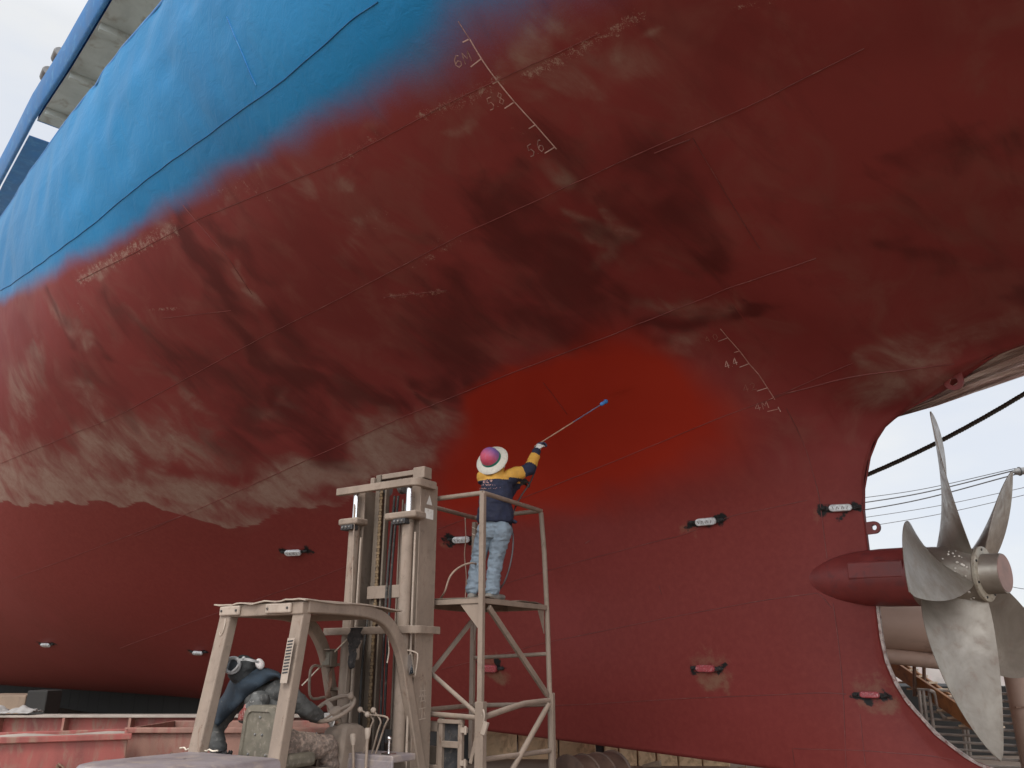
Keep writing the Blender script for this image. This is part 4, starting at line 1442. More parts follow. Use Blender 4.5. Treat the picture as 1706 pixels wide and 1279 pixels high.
for nm, ch in (('paint', (tanf, darkf, freshf, chipf)), ('wear', (sootf, bluef, lowf, primf))):
    at_ = me.attributes.new(nm, 'FLOAT_COLOR', 'POINT')
    at_.data.foreach_set('color', np.stack(ch, 1).astype(np.float32).ravel())
me.materials.append(M['hull'])
o = bpy.data.objects.new('hull', me)
COL.objects.link(o)
o.parent = ship
me2, src2 = hull_object('hull_far_side', 4, -1)
sb = np.array([HS[i, j] for i, j in src2])
zb2 = np.array([HZ[i, j] for i, j in src2])
z0_ = np.zeros(len(sb))
pl_at = me2.attributes.new('plating', 'FLOAT_VECTOR', 'POINT')
pl_at.data.foreach_set('vector', np.stack([sb, np.array([HG[i, j] for i, j in src2]), 0 * sb], 1).astype(np.float32).ravel())
for nm, ch in (('paint', (z0_, z0_, z0_, z0_)), ('wear', (z0_, np.clip(.5 + (zb2 - np.interp(sb, bl[:, 0], bl[:, 1])) / .6, 0, 1), np.clip(3.2 - zb2, 0, 1), z0_))):
    at_ = me2.attributes.new(nm, 'FLOAT_COLOR', 'POINT')
    at_.data.foreach_set('color', np.stack(ch, 1).astype(np.float32).ravel())
me2.materials.append(M['hull'])
o = bpy.data.objects.new('hull', me2)
COL.objects.link(o)
o.parent = ship


# ---- weld seams and draught marks lie on the plating
def drape(q, step=.06):
    pts = []
    for a, b in zip(q[:-1], q[1:]):
        A = np.array([a[0], float(surf_n(*a)), a[1]])
        B = np.array([b[0], float(surf_n(*b)), b[1]])
        n = max(1, int(np.linalg.norm(A - B) / step))
        pts += [(a[0] + (b[0] - a[0]) * k / n, a[1] + (b[1] - a[1]) * k / n) for k in range(n)]
    pts.append(q[-1])
    return pts


def smooth2(q, n=8):
    P = [Vector((a, b, 0)) for a, b in q]
    return [(p.x, p.y) for p in smooth_path(P, n)] if len(P) > 2 else list(q)


def ribbon(q, w, h, lift=.0015):
    """a low bead of width w and height h along (s, z) points on the hull"""
    pts = [hull_pt(s, z) for s, z in q]
    mb = MB()
    vs = []
    for i, (p, n) in enumerate(pts):
        a = pts[max(0, i - 1)][0]
        b = pts[min(len(pts) - 1, i + 1)][0]
        t = (b - a).normalized()
        c = t.cross(n).normalized()
        p = loc_ship(p)
        vs += [p + c * (w / 2) - n * .003, p + c * (w / 4) + n * (h + lift), p - c * (w / 4) + n * (h + lift), p - c * (w / 2) - n * .003]
    fs = []
    for i in range(len(pts) - 1):
        for k in range(3):
            fs.append((i * 4 + k, i * 4 + k + 1, i * 4 + 5 + k, i * 4 + 4 + k))
    return mb.add(vs, fs)


for q, w, kind in SEAMS:
    if len(q) > 1:
        qq = drape(smooth2(q, 10), .07)
        ribbon(qq, w * (.8 if kind == 'red' else .5), .004 if kind == 'red' else .009).build('weld_seam', 'seam_' + kind, ship, smooth=60)
for q, w, kind, nm in MARKS:
    if len(q) > 1:
        ribbon(drape(q, .03), w, .001).build(nm, 'mark_' + kind, ship)

# ---- anodes
for kind, s, z, L in ANODES:
    p, n = hull_pt(s, z)
    t = (hull_pt(s - .05, z)[0] - hull_pt(s + .05, z)[0]).normalized()
    c = n.cross(t).normalized()
    p = loc_ship(p)
    hl, hh = L * .30, L * .095
    poly = []
    for k in range(9):
        a = -PI / 2 + PI * k / 8
        poly.append(t * (hl - hh + hh * math.cos(a)) + c * hh * math.sin(a))
    for k in range(9):
        a = PI / 2 + PI * k / 8
        poly.append(t * (-hl + hh + hh * math.cos(a)) + c * hh * math.sin(a))
    mb = MB().prism([p + n * .012 + q for q in poly], n * .055)
    an = mb.build('anode', 'anode' if kind == 'white' else 'anode_red', ship, bevel=.012, smooth=50)
    for sg in (-1, 1):
        sb_ = MB().beam(p + t * sg * (hl - .02) + n * .03, p + t * sg * (hl + L * .17) + n * .008, .045, .014, up=n)
        sb_.ball(p + t * sg * (hl + L * .14) + n * .01, (.04, .04, .025), 8, 6)
        sb_.build('strap', 'soot', an)
    if kind == 'white' and L > .38:
        lt = MB()
        for k in range(6):
            x = (-.5 + (k + .3) / 6) * hl * 1.35
            lt.beam(p + n * .068 + t * x - c * hh * .4, p + n * .068 + t * (x + hl * .09 * (1 if k % 2 else -1)) + c * hh * .4, .007, .003, up=n)
        lt.build('cast_lettering', 'greymetal', an)

# ---- pale ground-down rim of the skeg below the stern tube
rim = [(b, a) for a, b in HEEL if -1.2 < b and a < 1.95]
rim = smooth2(rim, 6)
rm = MB()
pts = [FWD * (s - .004) + Vector((0, 0, z + float(trim(s)))) for s, z in rim]
for a, b in zip(pts[:-1], pts[1:]):
    rm.beam(a, b + (b - a) * .08, .058, .03, up=PORT)
rm.build('skeg_rim', 'rim_pale', ship)

# ---- stern tube, screw
AXZ = 2.50
AFT = -FWD
ax = (AFT + Vector((0, 0, -.045))).normalized()
side = PORT
upv = side.cross(ax)
if upv.z < 0:
    upv = -upv
OR = Vector((0, 0, AXZ))            # centre of the screw, local to the ship


def shaft_pt(t):
    return OR + ax * t


mb = MB().lathe([(-2.6, .01), (-2.3, .07), (-2.0, .13), (-1.75, .185), (-1.5, .235), (-1.25, .275), (-1.0, .3), (-.75, .312), (-.36, .312)], OR, ax, 40)
mb.build('stern_tube', 'ship_red', ship, smooth=50)
tb = MB().beam(shaft_pt(-1.02) + side * .235 + upv * .06, shaft_pt(-.40) + side * .235 + upv * .06, .16, .19, up=upv)
tb.build('tube_cover_plate', 'ship_red', ship, bevel=.02)
MB().lathe([(-.36, .325), (-.33, .325), (-.30, .325)], OR, ax, 40).build('rope_guard', 'bronze', ship, smooth=40)
prop = MB().lathe([(-.30, .30), (-.2, .30), (0, .285), (.18, .262), (.25, .25)], OR, ax, 40).build('propeller', 'bronze', ship, smooth=50)
flg = MB().lathe([(.25, .262), (.262, .275), (.288, .275), (.294, .265)], OR, ax, 40)
flg.build('flange', 'flange_pale', prop, smooth=40)
for k in range(7):
    a = 2 * PI * k / 7 + .5
    c = OR + ax * .292 + (side * math.cos(a) + upv * math.sin(a)) * .242
    MB().cyl(c - ax * .01, c + ax * .010, .013, 8).build('bolt', 'dark', prop)
MB().lathe([(.29, .205), (.30, .20), (.45, .197), (.465, .192)], OR, ax, 40).build('hub_cap', 'bronze', prop, smooth=40)
MB().lathe([(.465, .185), (.47, .185), (.472, .01)], OR, ax, 40).build('cap_face', plain('cap_face_paint', (.30, .19, .165), .6, var=.2, scale=6), prop, smooth=40)

RB = 1.74
BLADES = [15, 87, 159, 231, 303]


def blade(th0, kd):
    nr, nc = 34, 18
    top, bot = [], []
    for i in range(nr):
        q = i / (nr - 1)
        r = .22 + (RB - .22) * q
        x = r / RB
        chord = RB * (.23 + .29 * math.sin(PI * min(1, (x - .02)) ** 1.0 * .86)) * (1 - x ** 4.5) ** .7 + .004
        chord *= kd.get('wide', 1)
        pitch = 2.55
        phi = math.atan2(pitch, 2 * PI * r)
        skew = -R(7) + R(30) * max(0, x - .25) ** 1.6 * kd.get('skew', 1)
        rake = kd.get('rake', .26) * x ** 1.3
        th_ = .075 * (1 - x) ** .9 + .010
        rt, rb = [], []
        for j in range(nc):
            u = j / (nc - 1) - .5
            d = chord * u
            th = th0 + skew + d * math.cos(phi) / r
            axl = rake + (d + skew * r * .25) * math.sin(phi)
            th_j = th_ * (1 - (2 * abs(u)) ** 2.2) * .5 + .003
            camb = .035 * chord * (1 - (2 * u) ** 2)
            rad = side * math.sin(th) + upv * math.cos(th)
            tan_ = side * math.cos(th) - upv * math.sin(th)
            nn = (ax * math.cos(phi) - tan_ * math.sin(phi))
            c = OR + rad * r + ax * axl
            rt.append(c + nn * (th_j - camb))
            rb.append(c + nn * (-th_j - camb))
        top.append(rt)
        bot.append(rb)
    mb = MB()
    vs = [p for r_ in top for p in r_] + [p for r_ in bot for p in r_]
    o_ = nr * nc
    fs = []
    for i in range(nr - 1):
        for j in range(nc - 1):
            a = i * nc + j
            fs.append((a, a + 1, a + nc + 1, a + nc))
            fs.append((o_ + a, o_ + a + nc, o_ + a + nc + 1, o_ + a + 1))
    for i in range(nr - 1):
        for j in (0, nc - 1):
            a = i * nc + j
            fs.append((a, a + nc, o_ + a + nc, o_ + a))
    for j in range(nc - 1):
        a = (nr - 1) * nc + j
        fs.append((a, a + 1, o_ + a + 1, o_ + a))
    return mb.add(vs, fs)


for th in BLADES:
    bo = blade(R(th), {}).build('blade', 'bronze', prop, smooth=60)
# limescale of barnacles at the blade roots
bn = MB()
br = random.Random(3)
for k in range(75):
    t = br.uniform(-.1, .22)
    a = br.gauss(R(100), .55)
    rr = .29 - .03 * t / .25
    c = OR + ax * t + (side * math.sin(a) + upv * math.cos(a)) * rr
    q = (side * math.sin(a) + upv * math.cos(a))
    s_ = br.uniform(.007, .015)
    bn.lathe([(0, s_), (s_ * .7, s_ * .7), (s_ * .7, s_ * .35)], c, q, 7)
bo = bn.build('barnacle_crust', plain('barnacle', (.62, .58, .52), .8), prop)
bo['kind'] = 'stuff'

# ---- lifting lugs
def lug(c, d, u, w, L, th, mat='ship_red'):
    """eye plate: c foot, d direction out, u across"""
    outer, inner = [], []
    for k in range(13):
        a = -PI / 2 + PI * k / 12
        outer.append(c + d * (L - w / 2 + w / 2 * math.cos(a)) + u * (w / 2 * math.sin(a)))
    outer = [c - d * .03 - u * w / 2] + outer + [c - d * .03 + u * w / 2]
    n = d.cross(u).normalized()
    mbx = MB()
    hc = c + d * (L - w / 2)
    m = len(outer)
    ring = []
    for p in outer:
        v = p - hc
        ring.append(hc + v.normalized() * w * .23)
    vs = []
    for off in (-th / 2, th / 2):
        vs += [p + n * off for p in outer] + [p + n * off for p in ring]
    fs = []
    for k in range(m):
        k2 = (k + 1) % m
        fs += [(k, k2, m + k2, m + k), (2 * m + k, 3 * m + k, 3 * m + k2, 2 * m + k2), (k, 2 * m + k, 2 * m + k2, k2), (m + k, m + k2, 3 * m + k2, 3 * m + k)]
    return mbx.add(vs, fs).build('lifting_lug', mat, ship)


lug(FWD * .88 + Vector((0, 0, 3.09)), AFT, Vector((0, 0, 1)), .14, .17, .03)
lug(FWD * -.33 + Vector((0, 0, 4.66)), (Vector((0, 0, -1)) - FWD * .1).normalized(), FWD, .2, .22, .03)
# ------------------------------------------------------------------ overhanging deck edge high up on the quarter
def deck_n(s):
    return float(np.interp(s, [2, 5, 8, 10.4, 12.4, 15.5, 22, 60], [7.05, 7.28, 7.48, 7.62, 7.78, 7.9, 8.02, 8.1]))


def sl(s, n, z):
    return FWD * s + PORT * n + Vector((0, 0, z))


SS = [2 + .5 * k for k in range(22)]                # deck part 2 .. 12.5
z_un, z_to = 11.75, 12.25
up = [[sl(s, deck_n(s) - .04, z_un), sl(s, deck_n(s) - 4.5, z_un)] for s in SS]
MB().grid(up).build('deck_underside', 'deck_under', ship)
MB().grid([[p + Vector((0, 0, .25)) for p in r_] for r_ in up]).build('upper_deck', 'ship_blue', ship)
MB().prism([sl(12.5, deck_n(12.5) - .04, z_un), sl(12.5, deck_n(12.5) - 4.5, z_un), sl(12.5, deck_n(12.5) - 4.5, z_un + .25), sl(12.5, deck_n(12.5) - .04, z_un + .25)], FWD * .03).build('deck_end_plate', 'ship_blue', ship)
S2 = [2 + .5 * k for k in range(40)]
fa = []
for s in S2:
    n_ = deck_n(s)
    zt_ = z_to + .02 * math.sin(s * 2.1)
    fa.append([sl(s, n_, z_un - .02), sl(s, n_ + .05, z_un + .03), sl(s, n_ + .13, zt_), sl(s, n_ + .05, zt_ + .03), sl(s, n_ - .05, zt_ - .05)])
MB().grid(fa).build('bulwark', 'ship_blue', ship, solid=.03, smooth=40)
for s in (3.6, 5.4, 7.2, 9.0, 10.6, 12.0):
    MB().beam(sl(s, deck_n(s) - .06, z_un - .07), sl(s, deck_n(s) - 3.5, z_un - .07), .09, .135).build('deck_beam', 'deck_under', ship)
# a second, blue stretch of the overhang after a narrow gap
S3 = [13.15 + .6 * k for k in range(16)]
MB().grid([[sl(s, deck_n(s) - .04, z_un), sl(s, deck_n(s) - 3.0, z_un)] for s in S3]).build('forward_underside', 'ship_blue', ship, solid=.02)
# deck edge bead along the top of the side shell
q_ = [(s, ZTOP - .03) for s in np.arange(1.5, 24, .4)]
ribbon(q_, .05, .006).build('sheer_strake_edge', 'ship_blue', ship, smooth=60)
# small fittings against the sky on top of the bulwark
for s in (11.2, 11.9):
    MB().lathe([(-.15, .10), (-.12, .12), (.12, .12), (.15, .10)], sl(s, deck_n(s) + .06, z_to + .17), FWD, 14).build('fender_roller', 'greymetal', ship, smooth=40)
# scuppers
for s, z in ((6.35, 7.02), (5.7, 7.0)):
    pass
# main deck so that no light leaks into the hull
dk = [[sl(s, float(surf_n(max(-7.9, s), ZTOP)) - .12, ZTOP + float(trim(s)) - .25), sl(s, -float(surf_n(max(-7.9, s), ZTOP)) + .12, ZTOP + float(trim(s)) - .25)] for s in np.linspace(-7.9, 63, 60)]
MB().grid(dk).build('main_deck', 'deck_under', ship)
# house set back behind the passage
MB().box((0, 0, 0), (1, 1, 1)).v
hs = MB().prism([sl(1.5, 3.6, ZTOP + .2), sl(11.2, 3.6, ZTOP + .2), sl(11.2, -3.6, ZTOP + .2), sl(1.5, -3.6, ZTOP + .2)], Vector((0, 0, 3.2)))
hs.build('deckhouse', 'deck_under', ship)
tr = MB()
ring = []
zz_ = np.linspace(4.98, ZTOP, 40)
for sg in (1, -1):
    ring += [sl(-8, sg * float(surf_n(-8, z)), z + float(trim(-8))) for z in (zz_ if sg > 0 else zz_[::-1])]
tr.add(ring, [tuple(range(len(ring)))]).build('transom', 'ship_red', ship)
# ------------------------------------------------------------------ ground
def ground_obj():
    n = 60
    P = []
    for i in range(n + 1):
        a = -1 + 2 * i / n
        row = []
        for j in range(n + 1):
            b = -1 + 2 * j / n
            x = math.copysign(abs(a) ** 3, a) * 900
            y = math.copysign(abs(b) ** 3, b) * 900 + 12
            z = 0 if max(abs(x), abs(y - 12)) > 60 else .05 * mnoise.noise(Vector((x * .35, y * .35, 0))) - .03
            row.append((x, y, z))
        P.append(row)
    o = MB().grid(P).build('ground', 'ground', None, smooth=180)
    tag(o, 'bare brown dusty ground of the slipway yard', 'ground', kind='structure')


ground_obj()
# ------------------------------------------------------------------ things of the yard
V = Vector
# left: steel skips and a girder along the bilge
def skip(x0, x1, y0, y1, z1, label, mat, fill=True, z0=.02):
    t = thing('steel_skip', label, 'skip', ((x0 + x1) / 2, (y0 + y1) / 2, 0))
    o = V(((x0 + x1) / 2, (y0 + y1) / 2, 0))
    th = .03
    mb = MB()
    mb.box(V(((x0 + x1) / 2, y0 + th / 2, (z0 + z1) / 2)) - o, (x1 - x0, th, z1 - z0))
    mb.box(V(((x0 + x1) / 2, y1 - th / 2, (z0 + z1) / 2)) - o, (x1 - x0, th, z1 - z0))
    for x in (x0 + th / 2, x1 - th / 2):
        mb.box(V((x, (y0 + y1) / 2, (z0 + z1) / 2)) - o, (th, y1 - y0 - 2 * th, z1 - z0))
    mb.box(V(((x0 + x1) / 2, (y0 + y1) / 2, z0 + .02)) - o, (x1 - x0 - 2 * th - .004, y1 - y0 - 2 * th - .004, .04))
    mb.build('shell', mat, t, bevel=.008)
    rim = MB()
    rim.box(V(((x0 + x1) / 2, y0 - .025, z1 - .025)) - o, (x1 - x0 + .06, .05, .055))
    rim.build('rim', mat, t, bevel=.008)
    st = random.Random(int(x1 * 100))
    x = x0 + .5
    while x < x1 - .2:
        rb_ = MB().box(V((x, y0 - .02, z1 - .30)) - o, (.03, .04, .10)).tube([V((x, y0 - .05, z1 - .24)) - o, V((x + .05, y0 - .06, z1 - .27)) - o, V((x + .03, y0 - .05, z1 - .36)) - o], .012, 8)
        rb_.build('hook', 'rusty', t, smooth=50)
        x += st.uniform(.5, .9)
    if fill:
        P = []
        n, m_ = 26, 10
        for i in range(m_):
            row = []
            for j in range(n):
                a, b = j / (n - 1), i / (m_ - 1)
                z = z1 - .02 - .05 * math.sin(PI * b) + .035 * mnoise.noise(V((a * 9, b * 4, x0)))
                row.append(V((x0 + th + (x1 - x0 - 2 * th) * a, y0 + th + (y1 - y0 - 2 * th) * b, z)) - o)
            P.append(row)
        MB().grid(P).build('grit_fill', 'dust', t, smooth=180)
    return t


p1 = at(215, 1220, 8.5)
sk = skip(-7.6, p1.x, 8.5, 9.2, .985, 'long red skip filled with grey grit, the nearest one at the left edge', 'skip')
sk.rotation_euler = (0, 0, R(25))
sk.location = V((p1.x, 8.5, 0)) - Matrix.Rotation(R(25), 3, 'Z') @ V(((p1.x + 7.6) / 2, -.35, 0))
p2 = at(216, 1209, 9.3)
skip(p2.x, -1.62, 9.3, 10.5, .985, 'open dusty red steel skip behind the forklift and its driver', 'skip2', fill=False)
# girder on the ground
gy = 11.1
g0, g1 = at(-40, 1190, gy), at(600, 1184, gy)
gt = thing('steel_girder', 'long rusty red girder with stiffeners lying behind the skips', 'girder', ((g0.x + g1.x) / 2, gy, 0))
L = g1.x - g0.x
zt = at(200, 1191, gy).z
MB().box((0, .12, zt - .015), (L, .30, .03)).box((0, .12, zt - .50), (L, .30, .03)).build('flange', 'dust', gt, bevel=.005)
MB().box((0, .12, zt - .2575), (L, .03, .452)).build('web', 'skip', gt)
x = -L / 2 + .3
sr = random.Random(4)
while x < L / 2 - .1:
    MB().box((x, .04, zt - .2575), (.03, .13, .45)).build('stiffener', 'skip2', gt)
    x += .85
MB().box((0, .12, (zt - .515) / 2 - .02), (L * .96, .24, zt - .53)).build('packing_timber', 'wood', gt)
# a crumpled grey tarpaulin on the girder
P = []
t0 = at(22, 1188, gy + .1)
for i in range(10):
    P.append([V((t0.x + (-.5 + j / 13) * .62, t0.y + (-.5 + i / 9) * .3, zt + .02 + .055 * abs(mnoise.noise(V((i * .6, j * .5, 2)))) + .035 * math.sin(PI * i / 9) * (1 + .8 * math.sin(j * .9)))) for j in range(14)])
tag(MB().grid(P).build('tarpaulin', plain('grey_tarpaulin', (.30, .28, .265), .8, var=.2, scale=8, c2=(.42, .4, .38), amount=.4), None, solid=.01, smooth=60), 'crumpled grey tarpaulin lying on the girder at the left edge', 'tarpaulin')

# blocks that carry the hull, seen below the bilge at the left
def block(name, u0, u1, v0, y, dep, mat, label, cat, group=None, z0=-.03, topz=None):
    a, b = at(u0, v0, y), at(u1, v0, y)
    z1 = a.z if topz is None else topz
    t = MB().box((0, 0, (z0 + z1) / 2), (b.x - a.x, dep, z1 - z0)).build(name, mat, None, bevel=.02)
    t.location = ((a.x + b.x) / 2, y + dep / 2, 0)
    return tag(t, label, cat, group)


block('keel_block', -60, 44, 1158, 15.5, 1.2, 'dim_block', 'brown block under the bilge at the far left, above the tarpaulin', 'keel block')
block('black_box', 46, 80, 1150, 15.0, .5, 'dark_wall', 'black upright box under the bilge right of the brown block at the far left', 'post')  # near-black upright box beside the brown block
# beyond the keel a row of ochre blocks
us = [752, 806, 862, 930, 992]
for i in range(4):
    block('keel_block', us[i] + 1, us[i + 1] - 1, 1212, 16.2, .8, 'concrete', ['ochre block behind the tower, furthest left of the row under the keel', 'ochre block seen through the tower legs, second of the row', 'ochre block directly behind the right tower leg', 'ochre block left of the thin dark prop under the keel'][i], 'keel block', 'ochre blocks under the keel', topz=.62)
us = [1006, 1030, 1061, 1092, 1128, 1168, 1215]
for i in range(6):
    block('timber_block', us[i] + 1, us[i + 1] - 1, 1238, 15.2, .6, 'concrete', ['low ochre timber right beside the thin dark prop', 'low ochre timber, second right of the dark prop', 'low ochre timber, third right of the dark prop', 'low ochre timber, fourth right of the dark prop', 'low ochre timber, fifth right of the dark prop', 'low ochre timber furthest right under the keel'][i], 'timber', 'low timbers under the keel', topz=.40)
# two near-black rows of blocks, added to keep the gap under the bottom dark
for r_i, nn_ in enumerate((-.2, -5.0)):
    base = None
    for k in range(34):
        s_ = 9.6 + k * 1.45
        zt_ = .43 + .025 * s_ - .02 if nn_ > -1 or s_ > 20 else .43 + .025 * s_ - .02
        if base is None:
            base = MB().box((0, 0, .5), (1.435, 1.0, 1.0)).build('keel_block', 'dark_wall', None, bevel=.02)  # shade under the hull is put into the near-black colour
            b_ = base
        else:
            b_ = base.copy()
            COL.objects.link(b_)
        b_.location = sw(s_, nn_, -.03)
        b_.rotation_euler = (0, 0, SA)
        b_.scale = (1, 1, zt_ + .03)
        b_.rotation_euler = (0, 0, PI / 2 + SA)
        tag(b_, 'near-black block added to keep the gap under the bottom of the ship dark', 'keel block', 'added dark blocks under the bottom')
pp = at(999, 1236, 15.6)
tag(MB().cyl((0, 0, -.03), (0, 0, .62), .09, 14).build('prop_post', 'dark', None, smooth=40), 'thin dark prop standing under the keel behind the rusty drum', 'post').location = (pp.x, 15.4, 0)
for i, (u, v, y) in enumerate(((1085, 1262, 14.7), (1228, 1272, 14.0))):
    c = at(u, v, y)
    w_ = MB().prism([V((-.16, 0, 0)), V((.14, 0, 0)), V((.14, 0, .10)), V((-.16, 0, .03))], V((.05, .14, 0))).build('wood_wedge', 'wood', None, bevel=.006)
    w_.location = (c.x, y, .02)
    tag(w_, ['pale wooden wedge lying below the low timbers', 'pale wooden wedge at the foot of the hull right of the timbers'][i], 'wedge')
# rusty drums on the ground
c = at(985, 1281, 10.4)
dr = thing('steel_drum', 'dark rusty drum lying on its side in front of the keel', 'drum', (c.x, 10.4, .24))
ax_ = V((.72, .66, 0)).normalized()
MB().lathe([(-.40, .01), (-.40, .27), (-.39, .325), (-.37, .305), (-.14, .305), (-.13, .32), (-.12, .305), (.12, .305), (.13, .32), (.14, .305), (.37, .305), (.39, .325), (.40, .27), (.40, .01)], (0, 0, .08), ax_, 36)  .build('shell', 'dark_rust', dr, smooth=30)
MB().lathe([(-.395, .05), (-.412, .045), (-.414, .02)], (.0, 0, .2), ax_, 14).build('bung', 'dark', dr, smooth=40)

# ------------------------------------------------------------------ beyond the screw, right edge
def wpipe(name, a, b, r, mat, label, cat, seg=36, group=None):
    a, b = V(a), V(b)
    o_ = MB().lathe([(0, r * .001), (0, r), ((b - a).length, r), ((b - a).length, r * .001)], (0, 0, 0), (b - a), seg, cap=False).build(name, mat, None, smooth=40)
    o_.location = a
    return tag(o_, label, cat, group)


YP = 13.5
big = thing('pipe_gantry', 'brown gantry of two level pipes on a round column behind the screw', 'gantry', at(1685, 1279, YP))
bo_ = V(big.location)


def gpipe(nm, a, b, r, mat='pipe'):
    return MB().lathe([(0, .001), (0, r), ((V(b) - V(a)).length, r), ((V(b) - V(a)).length, .001)], V(a) - bo_, V(b) - V(a), 40, cap=False).build(nm, mat, big, smooth=40)


gpipe('upper_pipe', at(1400, 1036, YP), at(1830, 1062, YP - .3), .40)
gpipe('lower_pipe', at(1400, 1084, YP - .1), at(1600, 1106, YP - .2), .115, 'pipe')
cb = at(1686, 1100, YP)
gpipe('column', V((cb.x, cb.y, -.05)), V((cb.x, cb.y, cb.z + .1)), .16)
MB().box(V((cb.x - .1, cb.y - .17, at(1680, 1177, YP).z)) - bo_, (.18, .03, .025)).build('bracket', 'rusty', big)
# orange stair stringer coming down behind
st = thing('steel_stair', 'orange steel stair with pale treads descending behind the skeg', 'stair', at(1530, 1150, 15))
so_ = V(st.location)
A, B = at(1455, 1088, 15.6), at(1640, 1215, 13.2)
dd = (B - A)
MB().beam(A - so_, B - so_, .06, .24).build('stringer', 'orange', st, bevel=.01)
off = V((.32, .42, 0))
MB().beam(A + off - so_, B + off - so_, .06, .22).build('stringer', 'orange', st, bevel=.01)
nT = 11
for k in range(nT):
    p = A + dd * ((k + .5) / nT) + off * .5 + V((0, 0, -.03))
    MB().box(p - so_, (.30, .56, .03), Matrix.Rotation(R(36), 3, 'Z')).build('tread', 'cream', st)
for (u, v0, v1) in ((1523, 1098, 1160), (1539, 1096, 1148)):
    a, b = at(u, v0, 14.5), at(u + 1, v1, 14.5)
    MB().cyl(a - so_, b - so_, .03, 10).build('stanchion', 'rusty', st, smooth=40)
# caged pen of galvanised bars below the stair
pen = thing('bar_cage', 'pen of level galvanised bars and pale uprights below the orange stair', 'cage', at(1590, 1279, 14))
po2 = V(pen.location)
for k in range(13):
    v = 1148 + k * 12.2
    a, b = at(1528 + k * 2.0, v, 14.3), at(1700, v + 9, 13.6)
    MB().cyl(a - po2, b - po2, .020, 8).build('bar', 'cage', pen, smooth=50)
for u in (1531, 1538, 1548, 1598, 1604):
    a, b = at(u, 1150, 14.2), at(u + 16, 1290, 14.2)
    MB().cyl(a - po2, b - po2, .028, 8).build('upright', 'cage', pen, smooth=50)
MB().tube(smooth_path([at(1548, 1150, 14.1) - po2, at(1557, 1155, 14.1) - po2, at(1562, 1175, 14.1) - po2, at(1570, 1192, 14.1) - po2, at(1580, 1197, 14.1) - po2, at(1600, 1194, 14.1) - po2], 6), .03, 8).build('bent_pipe', 'cage', pen, smooth=60)
# dark shed behind the cage; far wall; rubble
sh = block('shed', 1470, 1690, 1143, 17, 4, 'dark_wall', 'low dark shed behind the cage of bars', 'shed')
fwp = at(1580, 1098, 46)
fw = MB().box((0, 0, (fwp.z - .1) / 2), (70, .6, fwp.z + .1)).build('yard_wall', 'far_wall', None)
fw.location = (fwp.x + 6, 46, 0)
tag(fw, 'grey wall far beyond the stair and the gantry', 'wall')
# handrail right of the big blade
hr = thing('handrail', 'dark handrail of two sloping bars between the blade and the column', 'handrail', at(1660, 1230, 15))
ho = V(hr.location)
for (a, b) in (((1628, 1150), (1668, 1178)), ((1630, 1168), (1668, 1192))):
    MB().cyl(at(*a, 15) - ho, at(*b, 14.6) - ho, .025, 8).build('bar', 'greymetal', hr, smooth=50)
MB().cyl(at(1661, 1172, 14.7) - ho, at(1664, 1235, 14.7) - ho, .03, 8).build('post', 'greymetal', hr, smooth=50)
hr2 = MB().tube(smooth_path([at(1694, 1192, 15), at(1702, 1200, 15), at(1712, 1201, 15)], 5), .03, 8).build('bent_rail', 'greymetal', None, smooth=50)
tag(hr2, 'short bent grey rail right of the round column at the edge', 'rail')

# mooring rope, power lines with their insulator
def twist_rope(a, b, sag, r, label):
    t = thing('mooring_rope', label, 'rope', a)
    n = 420
    a, b = V(a), V(b)
    d = (b - a)
    L = d.length
    q = d.normalized().orthogonal().normalized()
    e = d.normalized().cross(q)
    for s in range(3):
        pts = []
        for k in range(n + 1):
            f = k / n
            an = 2 * PI * (f * L / .13 + s / 3)
            pts.append(d * f + V((0, 0, -sag * 4 * f * (1 - f))) + (q * math.cos(an) + e * math.sin(an)) * r * .52)
        MB().tube(pts, r * .56, 6).build('strand', 'rope', t, smooth=70)
    return t


twist_rope(at(1390, 812, 13.5), at(1760, 622, 11.5), .12, .036, 'thick dark mooring rope slanting up across the sky behind the screw')
for i, ((u0, v0), (u1, v1), y0, y1, r, lb) in enumerate((((1400, 834), (1692, 780), 30, 24, .012, 'thin power line, topmost of those behind the screw'), ((1400, 843), (1692, 783), 30, 24, .02, 'power line running to the grey insulator, upper wire'), ((1400, 856), (1692, 790), 30, 24, .02, 'power line running to the grey insulator, lower wire'), ((1400, 868), (1760, 800), 34, 28, .012, 'faint power line below the insulator, fourth from the top'), ((1400, 884), (1760, 812), 34, 28, .012, 'faint power line, lowest of those behind the screw'), ((1640, 965), (1760, 985), 34, 30, .014, 'slack thin cable leaving the frame right of the hub cap'))):
    a, b = at(u0, v0, y0), at(u1, v1, y1)
    m_ = (a + b) / 2 - V((0, 0, .12))
    o_ = MB().tube(smooth_path([a, m_, b], 10), r, 6).build('power_line', 'wire', None, smooth=70)
    tag(o_, lb, 'power line', 'power lines behind the screw')
ins = thing('insulator', 'grey cylindrical line insulator against the sky at the right edge', 'insulator', at(1690, 786, 24))
ia = (at(1760, 778, 24) - at(1690, 786, 24)).normalized()
MB().lathe([(-.05, .02), (0, .06), (.05, .10), (.1, .11), (.5, .11), (1.2, .11)], (0, 0, 0), ia, 18).build('body', 'greymetal', ins, smooth=50)
MB().lathe([(.14, .11), (.15, .14), (.17, .14), (.18, .11)], (0, 0, 0), ia, 18).build('collar', 'porcelain', ins, smooth=40)

# crumpled plastic film taped under the starboard counter
P = []
nI, nJ = 34, 60
top = [(1425, 705), (1500, 672), (1560, 636), (1620, 600), (1700, 568), (1780, 540)]
bot = [(1425, 716), (1500, 693), (1560, 676), (1620, 655), (1700, 628), (1780, 604)]


